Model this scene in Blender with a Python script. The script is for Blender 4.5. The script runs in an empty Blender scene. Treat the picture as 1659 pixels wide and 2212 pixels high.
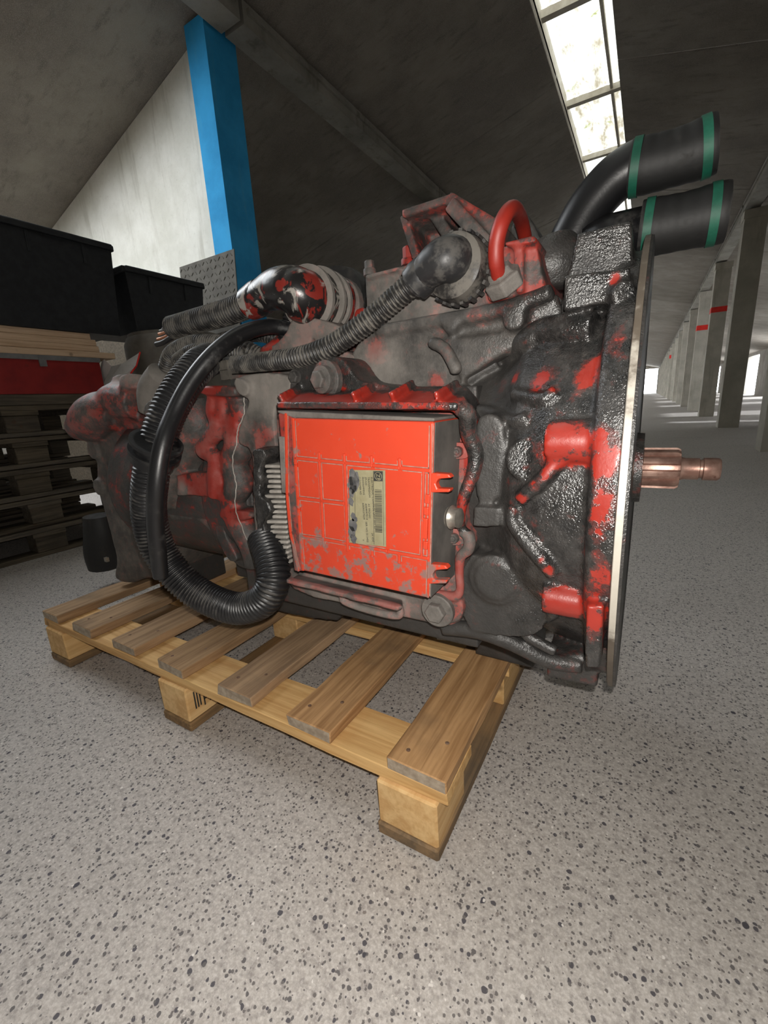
import bpy, bmesh, math, random
import numpy as np
from mathutils import Vector, Matrix
random.seed(7)
SC = bpy.context.scene
COL = SC.collection

# ---------------------------------------------------------------- camera
IW, IH, FPX = 1659, 2212, 929.2
CAM = Vector((0.19362, -0.43809, 0.64296))
_yaw, _pitch, _roll = math.radians(31.42643), math.radians(14.08216), math.radians(-3.37904)
_f = Vector((-math.sin(_yaw)*math.cos(_pitch), math.cos(_yaw)*math.cos(_pitch), -math.sin(_pitch)))
_r0 = Vector((math.cos(_yaw), math.sin(_yaw), 0)); _u0 = _r0.cross(_f)
_r = math.cos(_roll)*_r0 + math.sin(_roll)*_u0
_u = -math.sin(_roll)*_r0 + math.cos(_roll)*_u0
cd = bpy.data.cameras.new('camera'); cam = bpy.data.objects.new('camera', cd); COL.objects.link(cam)
cd.sensor_fit = 'HORIZONTAL'; cd.sensor_width = 36; cd.lens = FPX/IW*36; cd.clip_start = .01; cd.clip_end = 300
M3 = Matrix((_r, _u, -_f)).transposed().to_4x4(); M3.translation = CAM
cam.matrix_world = M3; SC.camera = cam

# ---------------------------------------------------------------- exposure, world, sun, flash
SC.view_settings.view_transform = 'Standard'; SC.view_settings.look = 'None'
SC.view_settings.gamma = 1; SC.view_settings.use_curve_mapping = False
SC.view_settings.exposure = 0.0
SC.cycles.max_bounces = 8; SC.cycles.diffuse_bounces = 5; SC.cycles.glossy_bounces = 3
SC.cycles.sample_clamp_indirect = 6; SC.cycles.caustics_reflective = False; SC.cycles.caustics_refractive = False
w = bpy.data.worlds.new('overcast_sky'); SC.world = w; w.use_nodes = True
bg = w.node_tree.nodes['Background']; bg.inputs[0].default_value = (.93, .97, 1, 1); bg.inputs[1].default_value = 7.5
sd = bpy.data.lights.new('sun', 'SUN'); sd.energy = 5; sd.angle = math.radians(1.5); sd.color = (.93, .96, 1)
so = bpy.data.objects.new('sun', sd); COL.objects.link(so)
so.rotation_euler = Vector((-math.cos(math.radians(24)), .04, -math.sin(math.radians(24)))).to_track_quat('-Z', 'Y').to_euler()
fd = bpy.data.lights.new('phone_flash', 'POINT'); fd.energy = 20; fd.shadow_soft_size = .004; fd.color = (1, .955, .89)
fo = bpy.data.objects.new('phone_flash', fd); COL.objects.link(fo); fo.location = CAM + _r*.008 + _u*.022 - _f*.004

# ---------------------------------------------------------------- pixel -> place on a plane (measured from the photograph)
def ray(px, py): return _f + _r*((px-IW/2)/FPX) - _u*((py-IH/2)/FPX)
def P(px, py, y):
    d = ray(px, py); return CAM + d*((y-CAM.y)/d.y)
def PXp(px, py, x):
    d = ray(px, py); return CAM + d*((x-CAM.x)/d.x)
c1 = lambda x, y: (x/2.765, 400+y/2.765)
c2 = lambda x, y: (300+x/2.765, 500+y/2.765)
c3 = lambda x, y: (750+x/2.765, 380+y/2.765)
c4 = lambda x, y: (1100+x/2.968, 200+y/2.968)
ce = lambda x, y: (550+x/3.13, 780+y/3.13)
c6 = lambda x, y: (950+x/2.552, 850+y/2.552)
cl = lambda x, y: (x/2.552, 800+y/2.552)
def poly(c, pts): return [c(*q) for q in pts]

# ---------------------------------------------------------------- mesh helpers
def chaikin(pts, n=2, closed=True):
    pts = [tuple(q) for q in pts]
    for _ in range(n):
        out = []
        m = len(pts)
        rng = range(m) if closed else range(m-1)
        if not closed: out.append(pts[0])
        for i in rng:
            a, b = pts[i], pts[(i+1) % m]
            out.append(tuple(.75*s+.25*t for s, t in zip(a, b))); out.append(tuple(.25*s+.75*t for s, t in zip(a, b)))
        if not closed: out.append(pts[-1])
        pts = out
    return pts
def bevel(bm, off, seg=2, ang=.5):
    es = [e for e in bm.edges if len(e.link_faces) == 2 and e.calc_face_angle(0) > ang]
    if es and off > 0: bmesh.ops.bevel(bm, geom=es, offset=off, offset_type='OFFSET', segments=seg, profile=.5, affect='EDGES', clamp_overlap=True)
def add_box(bm, lo, hi):
    vs = [bm.verts.new((x, y, z)) for z in (lo[2], hi[2]) for y in (lo[1], hi[1]) for x in (lo[0], hi[0])]
    for f in ((0, 2, 3, 1), (4, 5, 7, 6), (0, 1, 5, 4), (2, 6, 7, 3), (0, 4, 6, 2), (1, 3, 7, 5)): bm.faces.new([vs[i] for i in f])
def add_bar(bm, a, b, w, h, up=Vector((0, -1, 0))):
    """box from a to b, w wide across, h along up (starting at the line)"""
    a = Vector(a); b = Vector(b); d = (b-a).normalized(); s = d.cross(up).normalized(); n = up.normalized()
    vs = [bm.verts.new(q + s*(w/2*i) + n*(h*k)) for q in (a, b) for k in (0, 1) for i in (-1, 1)]
    for f in ((0, 1, 3, 2), (4, 6, 7, 5), (0, 4, 5, 1), (2, 3, 7, 6), (0, 2, 6, 4), (1, 5, 7, 3)): bm.faces.new([vs[i] for i in f])
    bmesh.ops.recalc_face_normals(bm, faces=bm.faces)
def add_poly(bm, front, back):
    a = [bm.verts.new(q) for q in front]; b = [bm.verts.new(q) for q in back]; n = len(a)
    bm.faces.new(a); bm.faces.new(b[::-1])
    for i in range(n): bm.faces.new((a[i], b[i], b[(i+1) % n], a[(i+1) % n]))
    bmesh.ops.recalc_face_normals(bm, faces=bm.faces)
def add_prism(bm, pts, y0, y1, taper=1.0, smooth=0):
    if smooth: pts = chaikin(pts, smooth)
    fr = [P(q[0], q[1], y0) for q in pts]
    c = sum(fr, Vector())/len(fr)
    bk = [Vector((c.x+(v.x-c.x)*taper, y1, c.z+(v.z-c.z)*taper)) for v in fr]
    add_poly(bm, fr, bk)
def catmull(pts, n=8):
    pts = [Vector(q) for q in pts]; out = []
    m = len(pts)
    for i in range(m-1):
        p0 = pts[max(i-1, 0)]; p1 = pts[i]; p2 = pts[i+1]; p3 = pts[min(i+2, m-1)]
        for k in range(n):
            t = k/n
            out.append(.5*((2*p1)+(p2-p0)*t+(2*p0-5*p1+4*p2-p3)*t*t+(3*p1-p0-3*p2+p3)*t**3))
    out.append(pts[-1]); return out
def resample(pts, step):
    L = [0]
    for a, b in zip(pts, pts[1:]): L.append(L[-1]+(b-a).length)
    n = max(2, int(L[-1]/step)); out = []; j = 0
    for i in range(n+1):
        s = L[-1]*i/n
        while j < len(pts)-2 and L[j+1] < s: j += 1
        t = (s-L[j])/max(1e-9, L[j+1]-L[j]); out.append(pts[j].lerp(pts[j+1], min(1, t)))
    return out, L[-1]
def add_tube(bm, path, rad, seg=16, cap=True):
    """path: Vectors; rad: number or list"""
    n = len(path); R = rad if isinstance(rad, (list, tuple)) else [rad]*n
    t0 = (path[1]-path[0]).normalized(); ref = Vector((0, 0, 1)) if abs(t0.z) < .9 else Vector((1, 0, 0))
    nv = t0.cross(ref).normalized(); rings = []
    for i in range(n):
        t = (path[min(i+1, n-1)]-path[max(i-1, 0)]).normalized()
        nv = (nv - t*nv.dot(t)).normalized(); b = t.cross(nv)
        rings.append([bm.verts.new(path[i]+(nv*math.cos(a)+b*math.sin(a))*R[i]) for a in (2*math.pi*k/seg for k in range(seg))])
    for a, b in zip(rings, rings[1:]):
        for k in range(seg): bm.faces.new((a[k], a[(k+1) % seg], b[(k+1) % seg], b[k]))
    if cap: bm.faces.new(rings[0][::-1]); bm.faces.new(rings[-1])
    bmesh.ops.recalc_face_normals(bm, faces=bm.faces)
def smooth_tube(bm, ctrl, rads, n=8, seg=16):
    """ctrl 3D points with a radius each, Catmull-Rom smoothed"""
    pts = catmull(ctrl, n); rr = [v.x for v in catmull([(r, 0, 0) for r in rads], n)] if isinstance(rads, (list, tuple)) else rads
    add_tube(bm, pts, rr, seg)
def add_corrugated(bm, ctrl, r, pitch=.0052, amp=.0022, seg=18, jit=0):
    pts = catmull(ctrl, 14); st, L = resample(pts, pitch/6)
    n = len(st); rr = []
    for i in range(n):
        s = L*i/(n-1); ph = (s/pitch) % 1
        k = max(0, math.sin(math.pi*min(1, ph/.72))) if ph < .72 else 0
        rr.append(r-amp+amp*(k**.5)+jit*math.sin(s*90)*.4)
    add_tube(bm, st, rr, seg)
def add_lathe(bm, prof, org, ax, seg=48, start=None):
    """prof: (t, r) along axis"""
    ax = Vector(ax).normalized(); org = Vector(org)
    ref = Vector((0, 0, 1)) if abs(ax.z) < .9 else Vector((1, 0, 0)); n = ax.cross(ref).normalized(); b = ax.cross(n); rings = []
    for t, r in prof:
        rings.append([bm.verts.new(org+ax*t+(n*math.cos(a)+b*math.sin(a))*max(r, 1e-5)) for a in (2*math.pi*k/seg for k in range(seg))])
    for a, c in zip(rings, rings[1:]):
        for k in range(seg): bm.faces.new((a[k], a[(k+1) % seg], c[(k+1) % seg], c[k]))
    bm.faces.new(rings[0][::-1]); bm.faces.new(rings[-1])
    bmesh.ops.recalc_face_normals(bm, faces=bm.faces)
def wear_attr(me, wear):
    a = me.color_attributes.new('wear', 'FLOAT_COLOR', 'POINT')
    n = len(me.vertices); co = np.empty(n*3, np.float32); me.vertices.foreach_get('co', co); co = co.reshape(-1, 3)
    out = np.ones((n, 4), np.float32)
    if callable(wear): out[:, :3] = wear(co)
    else: out[:, :3] = wear
    a.data.foreach_set('color', out.ravel())
def own(o, parent):
    if parent is not None:
        o.parent = parent
        o.matrix_parent_inverse = (Matrix.Translation(parent.location) @ parent.rotation_euler.to_matrix().to_4x4()).inverted() if o.get('_w', 1) and not parent.get('_local') else Matrix()
def link(name, bm, mat, parent=None, wear=None, smooth=False, bev=0, seg=2, ang=.5):
    if bev: bevel(bm, bev, seg, ang)
    me = bpy.data.meshes.new(name); bm.to_mesh(me); bm.free()
    if mat: me.materials.append(mat)
    if smooth:
        me.polygons.foreach_set('use_smooth', [True]*len(me.polygons))
        if smooth != 'all': me.set_sharp_from_angle(angle=math.radians(40))
    if wear is not None: wear_attr(me, wear)
    o = bpy.data.objects.new(name, me); COL.objects.link(o); own(o, parent)
    return o
def fuse(name, bm, mat, parent, wear, voxel=.0035, it=6, fac=.5, lump=0):
    """weld overlapping solids into one casting with soft fillets"""
    me = bpy.data.meshes.new(name); bm.to_mesh(me); bm.free(); t = bpy.data.objects.new('casting_blank', me); COL.objects.link(t)
    m = t.modifiers.new('r', 'REMESH'); m.mode = 'VOXEL'; m.voxel_size = voxel
    s = t.modifiers.new('s', 'SMOOTH'); s.factor = fac; s.iterations = it
    if lump:
        tx = bpy.data.textures.new('lump', 'CLOUDS'); tx.noise_scale = .03; tx.noise_depth = 3
        dm = t.modifiers.new('d', 'DISPLACE'); dm.texture = tx; dm.strength = lump; dm.mid_level = .5; dm.texture_coords = 'LOCAL'
    dg = bpy.context.evaluated_depsgraph_get(); me2 = bpy.data.meshes.new_from_object(t.evaluated_get(dg))
    bpy.data.objects.remove(t); me2.name = name
    me2.materials.clear(); me2.materials.append(mat); me2.polygons.foreach_set('use_smooth', [True]*len(me2.polygons))
    if wear is not None: wear_attr(me2, wear)
    o = bpy.data.objects.new(name, me2); COL.objects.link(o); own(o, parent)
    return o
def tag(o, label, cat, group=None, kind=None):
    if label: o['label'] = label
    if cat: o['category'] = cat
    if group: o['group'] = group
    if kind: o['kind'] = kind
    return o
def thing(name, loc, label, cat, group=None, local=False, rz=0):
    o = bpy.data.objects.new(name, None); COL.objects.link(o); o.location = loc; o.rotation_euler = (0, 0, rz); o.empty_display_size = .05
    if local: o['_local'] = 1
    return tag(o, label, cat, group)
def BM(): return bmesh.new()

# ---------------------------------------------------------------- material helpers
class NT:
    def __init__(s, name):
        s.m = bpy.data.materials.new(name); s.m.use_nodes = True; s.t = s.m.node_tree; s.b = s.t.nodes['Principled BSDF']
        s.co = s.n('ShaderNodeTexCoord').outputs['Object']
    def n(s, k, **kw):
        x = s.t.nodes.new(k)
        for a, v in kw.items(): setattr(x, a, v)
        return x
    def put(s, sock, v):
        if hasattr(v, 'is_linked') or hasattr(v, 'links'): s.t.links.new(v, sock)
        elif isinstance(v, (tuple, list)) and len(v) == 3 and sock.type == 'RGBA': sock.default_value = (*v, 1)
        else: sock.default_value = v
    def math(s, op, a, b=0., c=None, clamp=False):
        x = s.n('ShaderNodeMath', operation=op, use_clamp=clamp); s.put(x.inputs[0], a); s.put(x.inputs[1], b)
        if c is not None: s.put(x.inputs[2], c)
        return x.outputs[0]
    def scale(s, v, sc):
        x = s.n('ShaderNodeMapping'); s.put(x.inputs['Vector'], v); x.inputs['Scale'].default_value = sc; return x.outputs[0]
    def noise(s, sc, det=4, ro=.55, vec=None, dist=0, off=None):
        x = s.n('ShaderNodeTexNoise'); v = vec or s.co
        if off:
            mp = s.n('ShaderNodeMapping'); s.put(mp.inputs['Vector'], v); mp.inputs['Location'].default_value = off; v = mp.outputs[0]
        s.put(x.inputs['Vector'], v); x.inputs['Scale'].default_value = sc
        x.inputs['Detail'].default_value = det; x.inputs['Roughness'].default_value = ro; x.inputs['Distortion'].default_value = dist; return x.outputs[0]
    def voro(s, sc, feat='F1', vec=None, rnd=1):
        x = s.n('ShaderNodeTexVoronoi', feature=feat); s.put(x.inputs['Vector'], vec or s.co); x.inputs['Scale'].default_value = sc
        x.inputs['Randomness'].default_value = rnd; return x
    def step(s, v, lo, hi, a=0., b=1.):
        x = s.n('ShaderNodeMapRange', interpolation_type='SMOOTHSTEP'); s.put(x.inputs['Value'], v); x.inputs['From Min'].default_value = lo
        x.inputs['From Max'].default_value = hi; x.inputs['To Min'].default_value = a; x.inputs['To Max'].default_value = b; return x.outputs[0]
    def mix(s, f, a, b):
        x = s.n('ShaderNodeMix', data_type='RGBA'); s.put(x.inputs['Factor'], f); s.put(x.inputs['A'] if False else x.inputs[6], a); s.put(x.inputs[7], b); return x.outputs[2]
    def bump(s, h, st=.5, d=.002, prev=None):
        x = s.n('ShaderNodeBump'); s.put(x.inputs['Height'], h); x.inputs['Strength'].default_value = st; x.inputs['Distance'].default_value = d
        if prev is not None: s.put(x.inputs['Normal'], prev)
        return x.outputs[0]
    def out(s, col=None, rough=None, nrm=None, metal=None, spec=None, coat=None):
        B = s.b.inputs
        if col is not None: s.put(B['Base Color'], col)
        if rough is not None: s.put(B['Roughness'], rough)
        if nrm is not None: s.put(B['Normal'], nrm)
        if metal is not None: s.put(B['Metallic'], metal)
        if spec is not None: s.put(B['Specular IOR Level'], spec)
        return s.m

def mat_cast():
    s = NT('cast_iron_paint_and_grime')
    at = s.n('ShaderNodeAttribute', attribute_name='wear'); sp = s.n('ShaderNodeSeparateColor'); s.put(sp.inputs[0], at.outputs['Color'])
    r, d, o = sp.outputs
    n1 = s.noise(26, 8, .62); n2 = s.noise(11, 6, .6, off=(3, 1, 7)); n3 = s.noise(150, 4, .6); n4 = s.noise(48, 6, .7, off=(9, 4, 2))
    rn = s.math('ADD', s.math('MULTIPLY', n1, .45), s.math('ADD', s.math('MULTIPLY', n4, .35), s.math('MULTIPLY', n3, .2)))
    rv = s.math('ADD', r, s.math('MULTIPLY', s.math('SUBTRACT', rn, .5), 3.6)); rm = s.step(rv, .52, .66); rl = s.step(rv, .25, .5)
    dm = s.step(s.math('ADD', d, s.math('MULTIPLY', s.math('SUBTRACT', s.math('ADD', s.math('MULTIPLY', n2, .6), s.math('MULTIPLY', n4, .4)), .5), 1.5)), .1, .95)
    grime = s.mix(s.step(n4, .3, .72), (.008, .008, .008), (.045, .042, .04))
    grime = s.mix(s.math('MULTIPLY', s.math('SUBTRACT', 1., o), .8, clamp=True), grime, s.mix(n2, (.022, .021, .02), (.07, .065, .06)))
    redd = s.mix(n4, (.20, .010, .006), (.36, .024, .011))
    dust = s.mix(n1, (.11, .10, .087), (.34, .31, .28))
    col = s.mix(s.math('MULTIPLY', rl, .8), grime, s.mix(n4, (.05, .012, .010), (.13, .035, .03))); col = s.mix(rm, col, redd)
    col = s.mix(s.math('MULTIPLY', dm, .85), col, dust)
    gl = s.math('MULTIPLY', o, s.step(n1, .3, .6, .45, 1.))
    ro = s.math('SUBTRACT', .62, s.math('MULTIPLY', gl, s.math('SUBTRACT', .42, s.math('MULTIPLY', rm, .10)))); ro = s.math('ADD', ro, s.math('MULTIPLY', dm, .25), clamp=True)
    h = s.math('ADD', s.math('MULTIPLY', s.noise(420, 2, .6), s.math('ADD', .12, s.math('MULTIPLY', gl, s.step(rm, .8, .2, .25, .75)))), s.math('MULTIPLY', s.noise(90, 4, .6), .6))
    bs = s.n('ShaderNodeBump'); s.put(bs.inputs['Height'], h); bs.inputs['Distance'].default_value = .0035; s.put(bs.inputs['Strength'], s.math('MULTIPLY', s.math('SUBTRACT', 1., s.math('MULTIPLY', rm, .8)), .5)); b = bs.outputs[0]
    return s.out(col, ro, b, spec=s.math('ADD', .5, s.math('MULTIPLY', gl, .5)))
def mat_simple(name, a, b, sc=30, rough=.6, bst=.15, bd=.001, metal=0., bsc=None, det=6, dust=None, r2=None):
    s = NT(name); n = s.noise(sc, det, .6); c = s.mix(s.step(n, .3, .7), a, b)
    if dust: c = s.mix(s.step(s.noise(sc*.6, 6, .65, off=(5, 2, 8)), dust[1], dust[1]+.15), c, dust[0])
    ro = s.mix(n, (rough,)*3, (r2,)*3) if r2 is not None else rough
    return s.out(c, ro, s.bump(s.noise(bsc or sc*5, 4, .6), bst, bd), metal)
def mat_wood(name, a, b, axis, rough=.75, dirt=.5, dirtcol=(.05, .04, .03), gs=26):
    s = NT(name); oi = s.n('ShaderNodeObjectInfo'); rnd = oi.outputs['Random']
    add = s.n('ShaderNodeVectorMath', operation='ADD'); cb = s.n('ShaderNodeCombineXYZ'); s.put(cb.inputs[0], s.math('MULTIPLY', rnd, 7.)); s.put(cb.inputs[1], s.math('MULTIPLY', rnd, 13.)); s.put(cb.inputs[2], s.math('MULTIPLY', rnd, 5.))
    s.put(add.inputs[0], s.co); s.put(add.inputs[1], cb.outputs[0]); v = add.outputs[0]
    sc = [gs, gs, gs]; sc[axis] = gs*.055
    g = s.noise(1, 5, .6, vec=s.scale(v, [k*2.2 for k in sc]), dist=.6); g2 = s.noise(1, 3, .5, vec=s.scale(v, [k*7 for k in sc])); big = s.noise(5, 5, .6, vec=v)
    c = s.mix(s.step(s.math('ADD', s.math('MULTIPLY', g, .7), s.math('MULTIPLY', g2, .3)), .35, .65), a, b)
    c = s.mix(s.math('MULTIPLY', s.step(big, .5, .75), dirt), c, dirtcol)
    kn = s.voro(9, vec=v); c = s.mix(s.math('MULTIPLY', s.step(kn.outputs['Distance'], .12, .03), .55), c, (.07, .03, .012))
    br = s.n('ShaderNodeBrightContrast'); s.put(br.inputs[0], c); s.put(br.inputs[1], s.math('MULTIPLY', s.math('SUBTRACT', rnd, .5), .03))
    return s.out(br.outputs[0], rough, s.bump(s.math('ADD', g2, s.math('MULTIPLY', g, .6)), .35, .0015))
def mat_floor():
    s = NT('exposed_aggregate_concrete')
    base = s.mix(s.noise(2.2, 5, .6), (.40, .365, .335), (.48, .445, .41)); base = s.mix(s.step(s.noise(210, 3, .7), .35, .7), base, (.62, .585, .55))
    base = s.mix(s.step(s.noise(85, 5, .75), .45, .7), base, (.30, .272, .255))
    h = None
    for sc, pr, rad, dark, light in ((112, .15, .34, (.085, .08, .09), (.24, .21, .19)), (230, .34, .42, (.16, .145, .14), (.62, .58, .54)), (66, .035, .25, (.06, .058, .07), (.22, .2, .19)), (150, .16, .36, (.13, .12, .12), (.75, .71, .67))):
        wv = s.n('ShaderNodeVectorMath', operation='ADD'); nz = s.n('ShaderNodeTexNoise'); s.put(nz.inputs['Vector'], s.co); nz.inputs['Scale'].default_value = sc*1.3
        sb = s.n('ShaderNodeVectorMath', operation='SCALE'); s.put(sb.inputs[0], nz.outputs['Color']); sb.inputs['Scale'].default_value = .35/sc*1.2
        s.put(wv.inputs[0], s.co); s.put(wv.inputs[1], sb.outputs[0]); x = s.voro(sc, vec=wv.outputs[0])
        sep = s.n('ShaderNodeSeparateColor'); s.put(sep.inputs[0], x.outputs['Color'])
        on = s.math('LESS_THAN', sep.outputs[0], pr); rr = s.math('MULTIPLY', s.math('ADD', .45, s.math('MULTIPLY', sep.outputs[1], .75)), rad)
        m = s.math('MULTIPLY', on, s.step(s.math('SUBTRACT', x.outputs['Distance'], rr), .03, -.03))
        base = s.mix(m, base, s.mix(s.step(sep.outputs[2], .45, .75), dark, light))
    bl = s.noise(.9, 4, .55, off=(2, 5, 0)); base = s.mix(s.math('MULTIPLY', s.step(bl, .5, .75), .25), base, (.2, .17, .145))
    return s.out(base, .7, s.bump(s.noise(170, 4, .65), .25, .0012))
def mat_ceiling():
    s = NT('rough_brown_grey_insulation_board'); v = s.scale(s.co, (3, 14, 14))
    c = s.mix(s.step(s.noise(2, 6, .65), .35, .7), (.19, .165, .14), (.29, .26, .22)); c = s.mix(s.step(s.noise(1.2, 5, .6, vec=v), .5, .75), c, (.15, .13, .11))
    c = s.mix(s.step(s.noise(300, 2, .6), .45, .7), c, (.33, .3, .26))
    return s.out(c, .95, s.bump(s.noise(120, 4, .7), .5, .004))
def mat_concrete(name, a, b, st=(.1, .085, .06), streak=True):
    s = NT(name); c = s.mix(s.step(s.noise(3, 7, .65), .3, .7), a, b)
    v = s.scale(s.co, (7, 7, .9)); c = s.mix(s.math('MULTIPLY', s.step(s.noise(1, 6, .65, vec=v), .52, .72), .6), c, st)
    c = s.mix(s.math('MULTIPLY', s.step(s.noise(40, 5, .7), .55, .8), .4), c, st)
    return s.out(c, .85, s.bump(s.noise(60, 5, .65), .3, .003))
def mat_rubber(name, c=(.012, .012, .012), dust=(.09, .083, .075), th=.5, rough=.42, sc=24):
    s = NT(name); n = s.noise(sc, 7, .68); geo = s.n('ShaderNodeNewGeometry'); pt = s.step(geo.outputs['Pointiness'], .5, .56)
    m = s.step(s.math('ADD', n, s.math('MULTIPLY', s.math('SUBTRACT', pt, .5), .12)), th, th+.2)
    return s.out(s.mix(m, c, dust), s.math('ADD', rough, s.math('MULTIPLY', m, .35)), s.bump(s.noise(200, 3, .6), .15, .001))
CAST = mat_cast()
FLOOR = mat_floor(); CEIL = mat_ceiling()
CONC = mat_concrete('pale_stained_concrete', (.70, .69, .61), (.85, .84, .77), (.45, .43, .35))
COLM = mat_concrete('weathered_grey_column_concrete', (.42, .40, .34), (.56, .53, .46), (.3, .27, .22))
BLUE = mat_concrete('chipped_blue_paint', (.012, .27, .58), (.03, .37, .74), (.09, .36, .6))
BEAM = mat_concrete('grey_beam_concrete', (.22, .21, .18), (.32, .3, .26))
WALLM = mat_concrete('dark_outer_wall_plaster', (.3, .28, .25), (.4, .38, .34))
WB = mat_wood('weathered_brown_board_wood', (.30, .155, .06), (.55, .32, .145), 1, dirt=.6, dirtcol=(.13, .085, .05))
WBr = mat_wood('greyed_brown_board_wood', (.25, .15, .078), (.45, .29, .16), 1, dirt=.65, dirtcol=(.12, .09, .06))
WS = mat_wood('fresh_pine_wood', (.56, .31, .11), (.76, .49, .21), 0, dirt=.3, dirtcol=(.32, .16, .06))
WBl = mat_wood('sawn_block_pine', (.62, .36, .14), (.80, .54, .25), 1, dirt=.25, dirtcol=(.3, .16, .07), gs=18)
WSk = mat_wood('grimy_skid_wood', (.17, .105, .05), (.33, .2, .09), 1, dirt=.6, dirtcol=(.07, .06, .045))
WE = mat_simple('pale_sawn_end_grain', (.28, .22, .16), (.46, .38, .29), 70, .9)
WD = mat_wood('old_dark_pallet_wood', (.05, .04, .028), (.12, .095, .065), 1, dirt=.5, dirtcol=(.03, .025, .02))
WP = mat_wood('pale_raw_plank_wood', (.52, .35, .22), (.68, .5, .34), 1, dirt=.2, dirtcol=(.35, .22, .13))
HOSE = mat_rubber('black_corrugated_plastic', (.010, .010, .011), (.075, .07, .064), .52, .4)
HOSEd = mat_rubber('dusty_corrugated_plastic', (.016, .015, .0145), (.125, .115, .10), .45, .45, 40)
RUB = mat_rubber('smooth_black_rubber', (.009, .009, .01), (.05, .048, .045), .55, .38)
RUBm = mat_rubber('matt_black_rubber_sleeve', (.011, .011, .011), (.04, .037, .033), .5, .6)
RUBd = mat_rubber('dusty_grey_black_rubber', (.018, .018, .019), (.065, .061, .056), .45, .45, 60)
GREEN = mat_simple('green_strap', (.005, .075, .045), (.012, .13, .08), 40, .55)
STEEL = mat_simple('worn_steel', (.34, .31, .27), (.52, .48, .42), 60, .35, metal=.8, dust=((.12, .09, .06), .62))
OILST = mat_simple('oily_reddish_shaft_steel', (.30, .17, .135), (.5, .33, .27), 50, .3, metal=.75, dust=((.16, .06, .045), .6), r2=.45)
def mat_flange():
    s = NT('machined_flange_edge'); sx = s.n('ShaderNodeSeparateXYZ'); s.put(sx.inputs[0], s.co); z = sx.outputs[2]
    n = s.noise(40, 6, .6); n2 = s.noise(22, 6, .65, off=(3, 3, 3)); c = s.mix(n, (.36, .33, .28), (.52, .49, .43))
    oil = s.math('ADD', s.math('MULTIPLY', s.step(z, .60, .70), .30), s.math('MULTIPLY', s.step(z, .43, .37), .42))   # old oil crusted along the top and bottom of the rim
    c = s.mix(s.math('MULTIPLY', s.step(s.math('ADD', n2, oil), .58, .78), .92), c, s.mix(n, (.035, .022, .012), (.12, .095, .07)))
    return s.out(c, .45, s.bump(s.noise(160, 4, .6), .25, .001), .1)
ALU = mat_flange()
LABELM = mat_simple('olive_foil_label', (.24, .215, .125), (.31, .285, .18), 40, .45, dust=((.16, .14, .1), .6))
INK = mat_simple('black_print', (.02, .02, .018), (.05, .05, .045), 60, .6)
BLKP = mat_simple('black_crate_plastic', (.008, .009, .011), (.018, .02, .023), 30, .5)
REDB = mat_simple('dull_red_sheet_metal', (.20, .006, .006), (.28, .012, .01), 12, .5, dust=((.06, .02, .015), .66))
GREYM = mat_simple('grey_sheet_metal', (.14, .14, .145), (.2, .2, .2), 20, .5)
PAPER = mat_simple('off_white_paper', (.5, .49, .47), (.62, .6, .58), 10, .8)
REDP = mat_simple('bright_red_marking_paint', (.7, .02, .012), (.85, .03, .02), 20, .6)
DRUM = mat_simple('dusty_grey_drum', (.13, .115, .095), (.2, .18, .15), 8, .8)
TREAD = mat_simple('dull_tread_plate', (.07, .062, .05), (.115, .105, .085), 14, .75)
MACH = mat_simple('black_machinery_paint', (.006, .006, .007), (.02, .018, .017), 20, .45)
COPPER = mat_simple('bare_copper', (.5, .2, .1), (.6, .28, .16), 60, .4, metal=.7)
def mat_ecu():
    s = NT('bright_orange_red_cover_paint'); n = s.noise(30, 6, .6); n2 = s.noise(42, 7, .7, off=(1, 6, 3))
    sx = s.n('ShaderNodeSeparateXYZ'); s.put(sx.inputs[0], s.co)
    low = s.step(sx.outputs[2], .515, .44); lef = s.step(sx.outputs[0], -.15, -.24)
    k = s.math('ADD', n2, s.math('ADD', s.math('MULTIPLY', low, .10), s.math('MULTIPLY', lef, .05)))
    c = s.mix(n, (.50, .042, .016), (.57, .055, .022)); c = s.mix(s.math('MULTIPLY', s.step(k, .60, .68), .85), c, (.17, .145, .13))
    c = s.mix(s.math('MULTIPLY', s.step(s.noise(9, 5, .6), .55, .7), .25), c, (.4, .055, .028))
    return s.out(c, .42, s.bump(s.noise(260, 3, .6), .08, .001))
ECUM = mat_ecu()
def mat_skylight():
    s = NT('mossy_translucent_roof_light'); t = s.t
    v = s.scale(s.co, (9, 2.5, 4)); n = s.noise(1, 6, .65, vec=v)
    c = s.mix(s.step(n, .4, .7), (.30, .30, .275), (.10, .085, .058)); c = s.mix(s.step(s.noise(6, 5, .6), .6, .72), c, (.095, .10, .045))
    tr = s.n('ShaderNodeBsdfTranslucent'); s.put(tr.inputs[0], c); df = s.n('ShaderNodeBsdfDiffuse'); s.put(df.inputs[0], c)
    mx = s.n('ShaderNodeMixShader'); mx.inputs[0].default_value = .12; t.links.new(tr.outputs[0], mx.inputs[1]); t.links.new(df.outputs[0], mx.inputs[2])
    t.links.new(mx.outputs[0], t.nodes['Material Output'].inputs[0]); return s.m
SKYL = mat_skylight()
#==SECTION structure
# ================================================================ the hall
YB, YE = -4.0, 66.0          # hall runs along Y
RX, RZ, SL = -.5, 3.5, .25    # ridge, slope
XL, XR = -5.6, 4.9           # outer walls
def roof(x): return RZ-SL*abs(x-RX)
bm = BM(); add_box(bm, (XL-.3, YB, -.1), (XR+.3, YE, 0))
tag(link('floor', bm, FLOOR), 'grey exposed aggregate concrete floor of the long hall', 'floor', kind='structure')
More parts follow.
